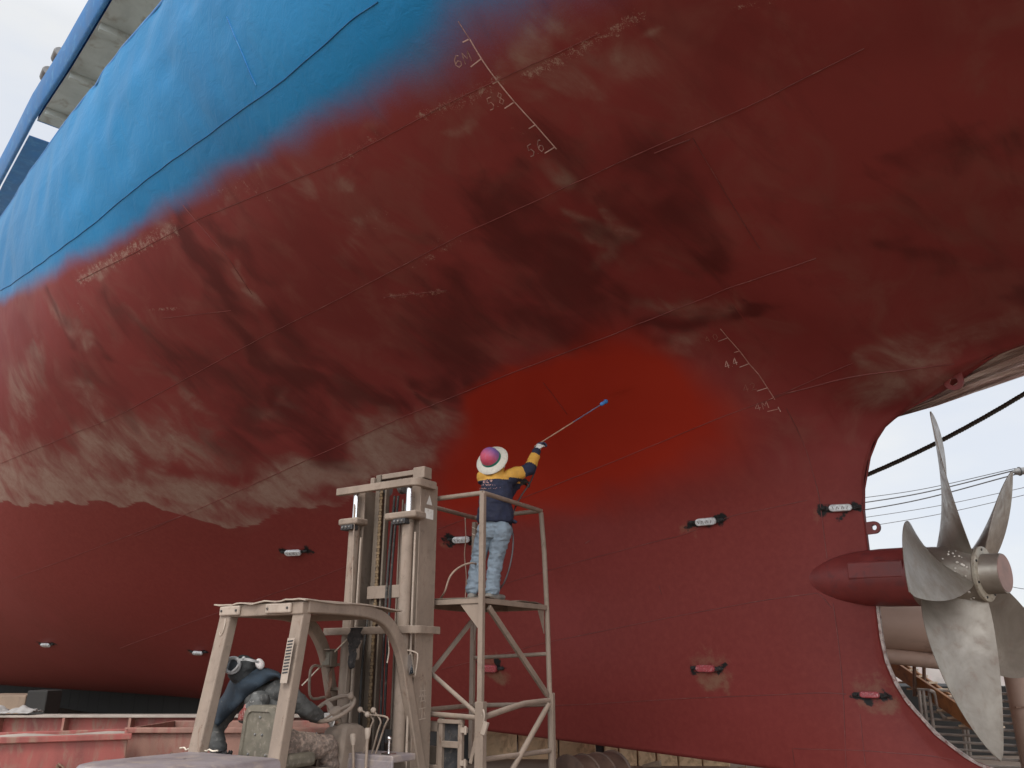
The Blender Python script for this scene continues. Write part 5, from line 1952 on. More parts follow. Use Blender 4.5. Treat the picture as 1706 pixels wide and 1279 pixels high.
def lerp_px(L_, f):
    f *= len(L_) - 1
    i = min(int(f), len(L_) - 2)
    t = f - i
    return (L_[i][0] + (L_[i + 1][0] - L_[i][0]) * t, L_[i][1] + (L_[i + 1][1] - L_[i][1]) * t)


for i in range(nI):
    row = []
    for j in range(nJ):
        a, b = lerp_px(top, j / (nJ - 1)), lerp_px(bot, j / (nJ - 1))
        f = i / (nI - 1)
        u, v = a[0] + (b[0] - a[0]) * f, a[1] + (b[1] - a[1]) * f
        y = 8.95 + .30 * f - 1.05 * (u - 1500) / 206.0
        wr = .05 * math.sin(f * 22 + 1.2 * math.sin(j * .13) + j * .05) + .035 * math.sin(f * 47 + j * .09) + .03 * mnoise.noise(V((f * 9, j * .12, 0)))
        row.append(at(u, v, y + wr))
    P.append(row)
tag(MB().grid(P).build('plastic_film', 'film', None, solid=.004, smooth=180), 'crinkled shiny plastic film hanging under the far side of the stern', 'plastic film')
fk = thing('forklift', 'dust-caked khaki forklift with tall mast and overhead guard', 'forklift', FK_C, FK_ROT)
V = Vector

# -- chassis, counterweight and hood
mb = MB()
pts = []
for x, y in ((-.56, -.12), (-.56, -.95)):
    pts.append((x, y))
for k in range(7):
    a = PI + (PI / 2) * k / 6
    pts.append((-.56 + .26 + .26 * math.cos(a), -1.05 + .0 + .26 * math.sin(a)))
for k in range(7):
    a = -PI / 2 + (PI / 2) * k / 6
    pts.append((.56 - .26 + .26 * math.cos(a), -1.05 + .26 * math.sin(a)))
pts += [(.56, -.95), (.56, -.12)]
mb.prism([V((x, y, .32)) for x, y in pts], (0, 0, .50))
mb.build('counterweight', 'khaki', fk, bevel=.03, smooth=45)
mb = MB()
hp = [(x * .985, y) for x, y in pts]
rings = []
for dz, sc in ((.82, 1.0), (.87, .99), (.895, .965), (.905, .9), (.908, .6), (.91, .02)):
    cx, cy = 0, -.62
    rings.append([V((cx + (x - cx) * sc, cy + (y - cy) * sc, dz)) for x, y in hp])
n = len(hp)
vs = [p for r_ in rings for p in r_]
fs = [(i * n + k, i * n + (k + 1) % n, (i + 1) * n + (k + 1) % n, (i + 1) * n + k) for i in range(len(rings) - 1) for k in range(n)]
mb.add(vs, fs).build('engine_hood', 'hood', fk, smooth=50)
mb = MB().box((0, .75, .42), (1.06, 1.75, .34)).box((0, .45, .66), (.98, .55, .16)).box((-.42, 1.35, .64), (.2, .5, .2)).box((.42, 1.35, .64), (.2, .5, .2))
mb.build('chassis', 'khaki_dk', fk, bevel=.015)
for x in (-.5, .5):
    w_ = MB().lathe([(-.12, .2), (-.12, .31), (-.09, .335), (.09, .335), (.12, .31), (.12, .2)], (x, 1.45, .335), (1, 0, 0), 32)
    wo = w_.build('front_wheel', 'rubber', fk, smooth=40)
    MB().lathe([(-.10, .19), (-.1, .2), (.1, .2), (.1, .19), (.04, .08)], (x, 1.45, .335), (1, 0, 0), 24).build('rim', 'khaki', wo, smooth=40)
for x in (-.42, .42):
    w_ = MB().lathe([(-.09, .15), (-.09, .23), (-.07, .25), (.07, .25), (.09, .23), (.09, .15)], (x, -.55, .25), (1, 0, 0), 28)
    w_.build('rear_wheel', 'rubber', fk, smooth=40)

# -- overhead guard
def pillar(x, top, bot, w, d, name='rear_pillar'):
    m = MB().beam(bot, top, w, d, up=(0, 1, 0))
    return m.build(name, 'khaki', fk, bevel=.012)


pR = pillar(.47, (.47, .05, 2.06), (.47, -.10, .80), .135, .10)
pL = pillar(-.46, (-.46, .03, 2.06), (-.46, -.16, .80), .15, .10)
# label with its stack of dark bars on the right rear pillar
lb = MB()
d_ = (V((.47, .05, 2.06)) - V((.47, -.10, .80))).normalized()
nrm = V((0, -1, .12)).normalized()
base = V((.485, -.057, 1.50)) + V((0, -.0535, 0))
lab = MB().prism([base + V((-.036, 0, 0)) - d_ * .03, base + V((.046, 0, 0)) - d_ * .03, base + V((.046, 0, 0)) + d_ * .335, base + V((-.036, 0, 0)) + d_ * .335], V((0, -.003, 0)))
lo = lab.build('capacity_label', 'khaki_lt', pR)
for k in range(11):
    q = base + d_ * (.045 + k * .0255) + V((0, -.004, 0))
    lb.prism([q + V((-.026, 0, 0)), q + V((.036, 0, .006)), q + V((.036, 0, .006)) + d_ * .012, q + V((-.026, 0, 0)) + d_ * .012], V((0, -.002, 0)))
lb.build('label_print', 'black', lo)
# hanger loop on the left pillar
MB().tube(smooth_path([(-.44, -.03, 2.02), (-.425, -.04, 1.97), (-.43, -.05, 1.90), (-.455, -.05, 1.87), (-.47, -.05, 1.9)], 5), .008, 8).build('hanger_loop', 'khaki_lt', pL)

mb = MB().beam((-.54, .03, 2.085), (.54, .03, 2.085), .10, .105)
mb.build('rear_crossbar', 'khaki', fk, bevel=.01)
for x, L in ((-.38, .27), (.26, .32)):
    pb = MB().box((x, -.035, 2.088), (L, .03, .085)).build('lamp_plate', 'khaki_lt', fk, bevel=.012)
    bl_ = MB()
    for s_ in (-1, 1):
        bl_.cyl((x + s_ * (L / 2 - .035), -.048, 2.088), (x + s_ * (L / 2 - .035), -.058, 2.088), .011, 8)
    bl_.build('bolts', 'dark', pb)


def guard_side(x):
    path = smooth_path([(x, .04, 2.10), (x, .5, 2.105), (x, .85, 2.09), (x, 1.08, 2.03), (x, 1.25, 1.90), (x, 1.38, 1.70), (x, 1.48, 1.42), (x, 1.60, 1.05), (x, 1.74, .62)], 6)
    prev = None
    vs, fs = [], []
    for i, p in enumerate(path):
        a = path[max(0, i - 1)]
        b = path[min(len(path) - 1, i + 1)]
        t = (b - a).normalized()
        nn = V((1, 0, 0)).cross(t).normalized()
        w_, h_ = .085, .115
        vs += [p + V((w_ / 2, 0, 0)) + nn * h_ / 2, p - V((w_ / 2, 0, 0)) + nn * h_ / 2, p - V((w_ / 2, 0, 0)) - nn * h_ / 2, p + V((w_ / 2, 0, 0)) - nn * h_ / 2]
    n_ = len(path)
    for i in range(n_ - 1):
        for k in range(4):
            k2 = (k + 1) % 4
            fs.append((i * 4 + k, i * 4 + k2, i * 4 + 4 + k2, i * 4 + 4 + k))
    fs += [(0, 1, 2, 3), tuple((n_ - 1) * 4 + k for k in (3, 2, 1, 0))]
    return MB().add(vs, fs).build('front_pillar', 'khaki', fk, bevel=.012, smooth=35)


guard_side(.52)
gl = guard_side(-.52)
# roof sheet with a ragged lip
P = []
for i in range(25):
    y = -.05 + 1.33 * i / 24
    row = []
    for j in range(17):
        x = -.585 + 1.17 * j / 16
        z = 2.150 + .006 * math.sin(9 * y + 3 * x) + .004 * math.sin(23 * x)
        if i == 0:
            z += .007 * math.sin(17 * x) + .004 * math.sin(41 * x)
        if j == 16:
            z -= .004
        z -= .03 * max(0, (y - 1.0)) / .3
        row.append(V((x, y + (.012 * math.sin(13 * x) if i == 0 else 0), z)))
    P.append(row)
MB().grid(P).build('roof_sheet', 'khaki_lt', fk, solid=.012)
rb = MB()
for y in (.35, .75):
    rb.box((0, y, 2.115), (.95, .06, .05))
rb.build('roof_ribs', 'khaki_dk', fk)
MB().box((0, 1.02, 2.07), (.96, .08, .06)).build('front_crossbar', 'khaki', fk, bevel=.008)
# grab rail on the left front pillar, working lamp and rag of insulation hanging from it
MB().tube(smooth_path([(-.49, 1.30, 1.60), (-.49, 1.20, 1.61), (-.49, 1.15, 1.55), (-.49, 1.16, 1.36), (-.49, 1.22, 1.29), (-.49, 1.38, 1.30)], 6), .014, 8).build('grab_rail', 'khaki', fk, smooth=60)
lm = MB().box((-.47, 1.40, 1.68), (.13, .10, .17)).build('work_lamp', 'khaki_dk', fk, bevel=.015)
MB().box((-.47, 1.345, 1.68), (.10, .012, .13)).build('lamp_face', 'olive', lm, bevel=.005)
MB().box((-.47, 1.38, 1.772), (.15, .14, .012)).build('lamp_hood', 'khaki', lm)
P = [[V((-.50 + .06 * j / 4 + .012 * math.sin(i * 1.1), 1.42 + .015 * math.sin(i * .9 + j), 1.60 - i * .026)) for j in range(5)] for i in range(13)]
MB().grid(P).build('cable_wrap', 'rusty', lm, solid=.008, smooth=80)

# -- seat
def rrect(cx, cz, w, h, r, y, taper=0.0, n=6):
    q = []
    for sx, sz, a0 in ((1, 1, 0), (-1, 1, PI / 2), (-1, -1, PI), (1, -1, 3 * PI / 2)):
        for k in range(n + 1):
            a = a0 + PI / 2 * k / n
            x = sx * (w / 2 - r) + r * math.cos(a)
            z = sz * (h / 2 - r) + r * math.sin(a)
            x *= 1 - taper * (z / h + .5)
            q.append(V((cx + x, y, cz + z)))
    return q


def loft(loops, cap0=True, cap1=True):
    n_ = len(loops[0])
    vs = [p for l in loops for p in l]
    fs = [(i * n_ + k, i * n_ + (k + 1) % n_, (i + 1) * n_ + (k + 1) % n_, (i + 1) * n_ + k) for i in range(len(loops) - 1) for k in range(n_)]
    if cap0:
        fs.append(tuple(range(n_))[::-1])
    if cap1:
        fs.append(tuple((len(loops) - 1) * n_ + k for k in range(n_)))
    return MB().add(vs, fs)


SX, SY, SZ = .0, .10, 1.02
back = loft([rrect(SX, SZ, .37, .40, .06, SY + .010, .16), rrect(SX, SZ, .382, .415, .065, SY - .004, .16), rrect(SX, SZ, .47, .50, .08, SY + .0, .17), rrect(SX, SZ, .495, .52, .085, SY + .03, .17), rrect(SX, SZ, .495, .52, .085, SY + .12, .17), rrect(SX, SZ, .46, .49, .08, SY + .14, .17)])
bo = back.build('seat_back', 'olive', fk, smooth=50)
bb = MB()
for x, z in ((0, .16), (-.045, .02), (.045, .02), (-.11, -.14), (.11, -.14)):
    bb.ball((SX + x, SY + .008, SZ + z), (.012, .012, .012), 8, 6)
bb.build('back_bolts', 'greymetal', bo)
MB().box((SX, .38, .82), (.46, .46, .12)).build('seat_cushion', 'olive', fk, bevel=.04, smooth=60)

# -- steering column, wheel, levers and cowl
WC = fl(556, 1180, .98)
col_d = V((.0, -.52, .85)).normalized()
wheel = MB()
q = V((1, 0, 0))
e = col_d.cross(q)
ring = [WC + (q * math.cos(a) + e * math.sin(a)) * .205 for a in [2 * PI * k / 40 for k in range(40)]]
sw_o = wheel.tube(ring, .020, 10, closed=True).build('steering_wheel', 'khaki', fk, smooth=60)
sp_ = MB()
for a in (.5, PI - .5, -PI / 2):
    sp_.beam(WC - col_d * .035, WC + (q * math.cos(a) + e * math.sin(a)) * .195, .05, .014, up=col_d)
sp_.build('spokes', 'khaki', sw_o, bevel=.004)
MB().lathe([(-.06, .05), (-.02, .07), (.012, .065), (.03, .04)], WC - col_d * .03, col_d, 20).build('hub', 'khaki', sw_o, smooth=40)
kn = WC + q * .13 + e * .13
MB().ball(kn + col_d * .05, (.032, .032, .036), 12, 8).cyl(kn, kn + col_d * .04, .012, 8).build('spinner_knob', 'khaki', sw_o, smooth=60)
MB().cyl(WC - col_d * .42, WC - col_d * .05, .035, 16).build('steering_column', 'khaki_dk', fk, smooth=40)
# cowl with bulging side
cw = loft([[V((x + (.13 if 1 else 0), y, z)) for x, y, z in L_] for L_ in (
    [(-.26, .92, .55), (.05, .92, .55), (.10, 1.30, .55), (-.26, 1.30, .55)],
    [(-.25, .96, .85), (.06, .96, .85), (.10, 1.30, .85), (-.25, 1.30, .85)],
    [(-.22, 1.00, 1.03), (.04, 1.0, 1.03), (.08, 1.28, 1.03), (-.22, 1.28, 1.03)],
    [(-.16, 1.06, 1.08), (0, 1.06, 1.08), (.02, 1.22, 1.08), (-.16, 1.22, 1.08)])])
cwo = cw.build('cowl', 'khaki', fk, bevel=.03, smooth=50)
MB().ball((-.14, .955, .98), (.02, .012, .026), 10, 7).build('switch_knob', 'chrome', cwo)
MB().ball((.0, 1.05, 1.10), (.07, .06, .035), 12, 7).ball((-.08, 1.08, 1.10), (.06, .05, .03), 12, 7).build('dusty_rag_bundle', 'rusty', cwo, smooth=60)
dp = MB().box((.46, 1.22, .80), (.56, .34, .06)).box((.46, 1.06, .68), (.56, .03, .22))
dp.build('dash_panel', 'hood', fk, bevel=.012)
MB().box((.62, 1.13, .838), (.10, .10, .016)).cyl((.62, 1.13, .84), (.62, 1.13, .96), .012, 8).ball((.62, 1.13, .97), .022, 10, 7).build('direction_switch', 'chrome', fk, smooth=50)
for u, v, u2, v2 in ((588, 1222, 589, 1285), (613, 1212, 609, 1285)):
    a, b = fl(u, v, 1.0), fl(u2, v2, .98)
    lv = MB().cyl(b, a, .014, 10).build('control_lever', 'khaki', fk, smooth=60)
    d_ = (a - b).normalized()
    MB().lathe([(-.10, .018), (-.06, .027), (-.01, .03), (.0, .02)], a, d_, 14).build('grip', 'khaki_lt', lv, smooth=50)
for (a, b, c_) in (((600, 1182), (621, 1198), (598, 1280)), ((622, 1183), (634, 1202), (612, 1282)), ((612, 1190), (645, 1196), (618, 1280))):
    A, B, C_ = fl(*a, 1.08), fl(*b, 1.12), fl(*c_, 1.15)
    lv = MB().tube(smooth_path([A, B + V((0, 0, .005)), B * .8 + C_ * .2, C_], 4), .009, 8).build('valve_lever', 'khaki', fk, smooth=60)
    MB().ball(A, .027, 12, 8).build('knob', 'khaki_lt', lv, smooth=60)

# -- mirror on a wire bracket at the right front pillar
mr_ = MB().tube(smooth_path([fl(675, 1086, 1.42), fl(679, 1083, 1.42), fl(693, 1087, 1.45), fl(696, 1094, 1.45), fl(692, 1125, 1.45)], 4), .007, 8).build('mirror_bracket', 'khaki_lt', fk, smooth=60)
a, b = fl(680, 1094, 1.44), fl(689, 1120, 1.44)
mm = V(((a.x + b.x) / 2, 1.44, (a.z + b.z) / 2))
MB().box(mm, (.075, .022, .20), Matrix.Rotation(R(-14), 3, 'Y')).build('mirror_case', 'khaki_dk', mr_, bevel=.012)
MB().box(mm + V((0, -.014, 0)), (.058, .004, .18), Matrix.Rotation(R(-14), 3, 'Y')).build('mirror_glass', 'mirror', mr_)

# -- mast
mast = MB().box((.51, 1.72, 1.95), (.022, .26, 3.20)).box((.45, 1.597, 1.95), (.13, .022, 3.20)).box((.45, 1.843, 1.95), (.13, .022, 3.20))
mast.build('outer_rail', 'khaki', fk, bevel=.006)
mast = MB().box((-.39, 1.74, 1.95), (.022, .34, 3.16)).box((-.33, 1.572, 1.95), (.13, .022, 3.16)).box((-.33, 1.908, 1.95), (.13, .022, 3.16))
mast.build('outer_rail', 'khaki', fk, bevel=.006)
side_plate = MB().box((.527, 1.72, 2.0), (.012, .30, 3.0)).build('rail_side_plate', 'khaki', fk, bevel=.004)
for x in (.315, -.225):
    MB().box((x, 1.80, 2.05), (.018, .20, 3.28)).box((x + (.03 if x > 0 else .03), 1.705, 2.05), (.055, .016, 3.28)).box((x, 1.895, 2.05), (.07, .016, 3.28)).build('inner_rail', 'khaki_dk' if x < 0 else 'khaki', fk, bevel=.004)
# lift cylinders with bright rods
for x in (.43, -.335):
    cy = MB().cyl((x, 1.50, .55), (x, 1.50, 3.07), .062, 24).build('lift_cylinder', 'khaki', fk, smooth=40)
    MB().cyl((x, 1.50, 3.05), (x, 1.50, 3.12), .07, 24).build('gland', 'khaki_dk', cy, smooth=40)
    MB().cyl((x, 1.50, 3.12), (x, 1.50, 3.46), .034, 20).build('piston_rod', 'chrome', cy, smooth=40)
    MB().cyl((x + .085, 1.52, .6), (x + .085, 1.52, 2.95), .012, 8).build('oil_pipe', 'khaki_lt', cy, smooth=40)


def tie(x0, x1, z, h, y0, y1, ret, name):
    """flat tie bar with its right end bent round"""
    pth = [V((x0, y0, z)), V((x1 - .10, y0, z))]
    for k in range(1, 7):
        a = PI / 2 * k / 6
        pth.append(V((x1 - .10 + .10 * math.sin(a), y0 + .10 - .10 * math.cos(a), z)))
    pth.append(V((x1, y0 + ret, z)))
    vs, fs = [], []
    for i, p in enumerate(pth):
        a = pth[max(0, i - 1)]
        b = pth[min(len(pth) - 1, i + 1)]
        t = (b - a).normalized()
        nn = V((-t.y, t.x, 0)) * (y1 - y0)
        vs += [p - V((0, 0, h / 2)), p + V((0, 0, h / 2)), p + nn + V((0, 0, h / 2)), p + nn - V((0, 0, h / 2))]
    m_ = len(pth)
    for i in range(m_ - 1):
        for k in range(4):
            k2 = (k + 1) % 4
            fs.append((i * 4 + k, i * 4 + k2, i * 4 + 4 + k2, i * 4 + 4 + k))
    fs += [(0, 1, 2, 3), tuple((m_ - 1) * 4 + k for k in (3, 2, 1, 0))]
    return MB().add(vs, fs).build(name, 'khaki', fk, bevel=.005, smooth=50)


tie(-.56, .60, 3.475, .08, 1.40, 1.46, .36, 'top_tie')
tie(-.62, .66, 1.955, .075, 1.42, 1.45, .40, 'middle_tie')
for x0, x1 in ((-.50, -.22), (.17, .60)):
    cp_ = MB().box(((x0 + x1) / 2, 1.50, 3.125), (x1 - x0, .20, .075)).build('cylinder_clamp', 'khaki', fk, bevel=.02, smooth=50)
    MB().box(((x0 + x1) / 2 + .01, 1.43, 3.055), (.17, .10, .055)).build('bolt_plate', 'dark', cp_, bevel=.006)
    bt_ = MB()
    for k in (-1, 0, 1):
        bt_.ball(((x0 + x1) / 2 + .01 + k * .05, 1.375, 3.055), .014, 8, 6)
    bt_.build('clamp_bolts', 'greymetal', cp_)
MB().box((.10, 1.64, 2.36), (.62, .03, .135)).build('cross_plate', 'khaki', fk, bevel=.006)
MB().box((.10, 1.78, 3.665), (.72, .12, .06)).build('inner_top_beam', 'khaki', fk, bevel=.008)
MB().box((.455, 1.68, 3.62), (.16, .14, .13)).build('beam_end_block', 'khaki', fk, bevel=.01)
MB().box((-.27, 1.72, 3.60), (.06, .10, .12)).build('beam_end_block', 'khaki', fk, bevel=.01)
for x, y, z0, z1, r_ in ((.10, 1.60, .7, 3.4, .014), (.135, 1.62, .7, 3.4, .014), (.02, 1.70, .7, 3.3, .012), (.34, 1.60, .7, 3.0, .013), (-.20, 1.62, .8, 2.2, .012)):
    MB().tube(smooth_path([(x, y, z0), (x + .015, y - .03, z0 * .6 + z1 * .4), (x - .012, y + .01, z0 * .3 + z1 * .7), (x + .005, y + .04, z1)], 8), r_, 8).build('hydraulic_hose', 'rubber', fk, smooth=60)
# lift chains running over sheaves
for x, zt in ((-.10, 3.50), (.16, 3.50)):
    sh = MB().lathe([(-.03, .075), (-.03, .09), (-.018, .075), (.018, .075), (.03, .09), (.03, .075)], (x, 1.72, 3.52), (1, 0, 0), 24).build('chain_sheave', 'greymetal', fk, smooth=40)
    if x < 0:
        ch = MB()
        k = 0
        z = 3.50
        while z > .70:
            w_ = .044 if k % 2 else .03
            ch.box((x, 1.65, z), (w_, .014, .03))
            z -= .034
            k += 1
        ch.build('lift_chain', 'chain', fk)
        ch2 = MB().box((x + .058, 1.68, 2.05), (.022, .05, 2.9)).box((x - .06, 1.7, 2.05), (.02, .05, 2.9))
        ch2.build('chain_guide', 'khaki_dk', fk)
for x, z0, z1 in ((.22, .7, 3.35), (.255, .7, 3.3), (.19, 1.0, 3.1)):
    MB().tube(smooth_path([(x, 1.66, z0), (x + .012, 1.64, (z0 + z1) / 2), (x - .008, 1.66, z1)], 8), .011, 8).build('hydraulic_hose', 'khaki_dk', fk, smooth=60)
MB().tube(smooth_path([fl(591, 840, 1.42), fl(589, 900, 1.42), fl(586, 1000, 1.42), fl(580, 1100, 1.42), fl(574, 1165, 1.40)], 6), .010, 8).build('pull_cable', 'khaki', fk, smooth=60)
for z in (1.62, 1.38):
    MB().box((-.42, 1.47, z), (.12, .05, .03)).build('cable_bracket', 'khaki_dk', fk, bevel=.005)
MB().box((.50, 1.52, 1.53), (.16, .04, .06)).build('rail_clip', 'khaki_lt', fk, bevel=.006)
# stickers and a chalked scrawl on the rail's side
sx = .5345
tri = MB().prism([V((sx, 1.67, 3.27)), V((sx, 1.77, 3.27)), V((sx, 1.72, 3.375))], V((.002, 0, 0)))
tri.build('warning_triangle', 'white', fk)
MB().box((sx + .001, 1.72, 3.17), (.002, .15, .11)).build('sticker', 'white', fk)
chalk = MB()
for zc, strokes in ((1.32, (((-.05, .05), (.05, .05)), ((-.03, .08), (-.03, .0)), ((.03, .08), (.03, .0)), ((-.06, -.0), (.06, .0)), ((-.04, -.05), (.05, -.04)), ((0, .02), (-.03, -.06)), ((0.02, .0), (.05, -.06)))), (1.15, (((-.05, .05), (.05, .06)), ((0, .06), (0, -.05)), ((-.06, -.05), (.06, -.04)), ((.03, .02), (.05, -.02))))):
    for (a, b), (c_, d_) in strokes:
        chalk.beam((sx + .001, 1.72 + a, zc + b), (sx + .001, 1.72 + c_, zc + d_), .002, .010)
chalk.build('chalk_scrawl', 'khaki_lt', fk)
# -- fork carriage with its backrest frame and forks
cg = MB().box((.10, 2.02, .60), (1.0, .08, .12)).box((.10, 2.02, 1.02), (1.0, .06, .10)).box((-.36, 2.02, .8), (.08, .06, .5)).box((.56, 2.02, .8), (.08, .06, .5))
cgo = cg.build('carriage', 'khaki', fk, bevel=.008)
for x in (-.22, .42):
    MB().box((x, 2.10, .45), (.12, .05, .75)).box((x, 2.66, .10), (.12, 1.1, .045)).build('fork', 'khaki_dk', cgo, bevel=.008)
bx = MB().box((.70, 1.99, .86), (.26, .05, .06)).box((.70, 1.99, 1.075), (.30, .07, .04)).box((.83, 1.99, .80), (.05, .05, .62)).box((.585, 1.99, .80), (.05, .05, .62))
bxo = bx.build('side_cabinet', 'khaki', fk, bevel=.006)
MB().box((.70, 2.02, .80), (.22, .02, .54)).build('cabinet_panel', 'dark', bxo)
hn = MB()
for z in (1.0, .70):
    hn.box((.88, 1.97, z), (.07, .04, .05)).cyl((.91, 1.95, z - .04), (.91, 1.95, z + .04), .014, 8)
hn.build('hinges', 'khaki_lt', bxo, bevel=.004)

# ------------------------------------------------------------------ black rag caught on the mast
P = []
for i in range(15):
    row = []
    for j in range(9):
        a = j / 8
        wv = .11 - .075 * (i / 14) ** 1.2
        x = -.10 + (a - .5) * 2 * wv * (1.0 if i > 2 else .8) + .015 * math.sin(i * 1.3 + j) - .03 * i / 14
        row.append(V((x, 1.375 - .03 * math.sin(a * PI) + .012 * math.sin(i * .9 + j * 2.1), 1.985 - .026 * i - (.05 * abs(math.sin(j * 1.9)) if i > 11 else 0))))
    P.append(row)
rg = MB().grid(P).build('rag', 'rag', None, solid=.006, smooth=80)
rg.matrix_world = FK_M
tag(rg, 'torn black rag hanging from the middle tie of the forklift mast', 'rag')
P = [[V((-.055 + .05 * j / 3 - .012 * i / 2 + .01 * math.sin(i + j), 1.368 + .01 * math.sin(i * 1.2), 1.86 - .028 * i)) for j in range(4)] for i in range(8)]
sc_ = MB().grid(P).build('cloth_strip', 'khaki', None, solid=.005, smooth=80)
sc_.matrix_world = FK_M
tag(sc_, 'pale dusty strip of cloth dangling below the black rag on the mast', 'cloth')
# pale cord from the mast to the guard, cord along the hood, thin string
def cord(name, pts, r, mat, label, cat='cord', fr=FK_M):
    o_ = MB().tube(smooth_path(pts, 6), r, 8).build(name, mat, None, smooth=70)
    if fr is not None:
        o_.matrix_world = fr
    return tag(o_, label, cat)


cord('cord', [fl(581, 1062, 1.42), fl(560, 1083, 1.40), fl(534, 1110, 1.36), fl(503, 1142, 1.2)], .008, 'cord', 'taut pale cord slanting from the mast tie down behind the guard pillar')
cord('cord', [V((-.72 + .50 * t, -.135 + .01 * math.sin(t * 20), .918 + .008 * math.sin(t * 25) + .02 * max(0, t - .8))) for t in [k / 10 for k in range(11)]], .007, 'cord', 'frayed pale cord lying along the front edge of the engine hood')
cord('cord', [fl(648, 1026, 1.3), fl(647, 1060, 1.3), fl(648, 1085, 1.3), fl(645, 1104, 1.3)], .006, 'cord', 'short pale string with a knot hanging beside the curved front pillar')
# ------------------------------------------------------------------ work platform standing before the mast (same axes as the forklift)
PL = thing('work_platform', 'dusty welded steel tower with railed deck the painter stands on', 'work platform', FK_M @ V((.6, 2.6, 0)), FK_ROT)
PO = V((.6, 2.6, 0))


def pl(mb, name, mat='khaki', **k):
    o_ = mb
    o_.v = [tuple(V(p) - PO) for p in o_.v]
    return o_.build(name, mat, PL, **k)


cN, cR, cL, cF = V((1.08, 1.96, 0)), V((1.08, 3.22, 0)), V((.12, 1.96, 0)), V((.12, 3.20, 0))
Z = lambda p, z: V((p.x, p.y, z))
ZD, ZR = 2.25, 3.385
lean = {0: (0, 0)}
# posts; the near right one bows a little outwards lower down
pl(MB().beam(Z(cN, 1.25), Z(cN, ZR), .058, .058, up=(0, 1, 0)), 'post', bevel=.008)
pl(MB().beam(Z(cN, .02) + V((.01, 0, 0)), Z(cN, 1.27) + V((.005, 0, 0)), .098, .075, up=(0, 1, 0)), 'leg_sleeve', 'khaki', bevel=.006)
pl(MB().tube([Z(cR, ZR - .02), Z(cR, 2.9) + V((.02, .03, 0)), Z(cR, ZD) + V((.03, .06, 0)), Z(cR, 1.2) + V((.03, .1, 0)), Z(cR, .02) + V((.03, .1, 0))], .030, 12), 'post', smooth=60)
pl(MB().beam(Z(cR, .02) + V((.035, .12, 0)), Z(cR, 1.32) + V((.035, .12, 0)), .07, .06, up=(0, 1, 0)), 'leg_sleeve', bevel=.006)
pl(MB().beam(Z(cL, .02), Z(cL, ZR), .05, .05, up=(0, 1, 0)), 'post', bevel=.006)
pl(MB().beam(Z(cF, .60), Z(cF, 3.33), .055, .055, up=(0, 1, 0)), 'post', bevel=.006)
# top rail
for a, b in ((cN, cR), (cR, cF), (cF, cL), (cL, cN)):
    pl(MB().tube([Z(a, ZR), Z(b, ZR)], .026, 12), 'top_rail', smooth=60)
# deck: plate on an angle frame
P = []
for i in range(13):
    row = []
    for j in range(11):
        x = .10 + 1.0 * j / 10
        y = 1.94 + 1.30 * i / 12
        row.append(V((x, y, ZD + .035 + (.010 * math.sin(7 * y) + .006 * math.sin(19 * y) if j == 10 else 0) + .004 * math.sin(5 * x + 3 * y))))
    P.append(row)
pl(MB().grid(P), 'deck_plate', 'khaki_dk', solid=.010)
for a, b in ((cN, cR + V((.03, .06, 0))), (cR, cF), (cF, cL), (cL, cN)):
    pl(MB().beam(Z(a, ZD), Z(b, ZD), .035, .055), 'deck_bearer', bevel=.005)
pl(MB().beam(V((.6, 1.99, ZD)), V((.6, 3.2, ZD)), .04, .05), 'deck_bearer', 'khaki_dk')
# gusset plates
def gus(c, dx, dy, name='gusset'):
    c = V(c)
    pl(MB().prism([c, c + V(dx), c + V(dy)], V(dx).cross(V(dy)).normalized() * .008), name)


gus((1.05, 1.965, ZD - .03), (-.24, 0, 0), (0, 0, -.26))
gus((1.07, 1.99, ZD - .03), (0, .0, -.30), (-.16, .12, 0))
gus((1.085, 3.24, ZD - .03), (0, -.14, 0), (0, 0, -.26))
gus((.13, 3.19, ZD - .03), (.16, -.12, 0), (0, 0, -.40))
# lower horizontals and diagonals
zc = 1.15
pl(MB().tube([Z(cN, zc - .03) + V((.01, .02, 0)), Z(cN, zc + .03) + V((.015, .45, 0)), Z(cR, zc + .075) + V((.02, -.45, 0)), Z(cR, zc + .09) + V((.03, .06, 0))], .030, 12), 'lower_rail', smooth=60)
pl(MB().tube([Z(cF, zc + .02), Z(cR, zc + .05) + V((.03, .08, 0))], .026, 12), 'lower_rail', smooth=60)
pl(MB().tube([Z(cL, zc), Z(cN, zc - .03)], .026, 12), 'lower_rail', smooth=60)
pl(MB().tube([Z(cL, zc), Z(cF, zc + .02)], .026, 12), 'lower_rail', smooth=60)
pl(MB().tube([Z(cF, 1.70), Z(cR, 1.74) + V((.03, .08, 0))], .022, 10), 'middle_rail', smooth=60)
pl(MB().beam(Z(cN, ZD - .06) + V((0, .13, 0)), Z(cR, 1.30) + V((.03, .04, 0)), .035, .065), 'brace', bevel=.006)
pl(MB().tube([Z(cL, 1.75) + V((0, 0, 0)), Z(cN, 1.15) + V((-.03, 0, 0))], .024, 10), 'brace', smooth=60)
pl(MB().beam(Z(cL, 1.30) + V((.02, 0.1, 0)), Z(cF, ZD - .1) + V((.42, -.55, 0)), .035, .05), 'brace', bevel=.005)
pl(MB().tube([Z(cR, 1.2) + V((.05, .03, 0)), Z(cN, .55) + V((.02, .5, 0)), Z(cN, .30) + V((.02, .3, 0))], .030, 12), 'brace', smooth=60)
pl(MB().tube([Z(cN, .74), Z(cR, .72) + V((.03, .1, 0))], .026, 12), 'lower_rail', smooth=60)
pl(MB().beam(Z(cN, .70) + V((-.12, .02, 0)), Z(cN, 1.05) + V((-.02, .02, 0)), .03, .04), 'brace', bevel=.005)
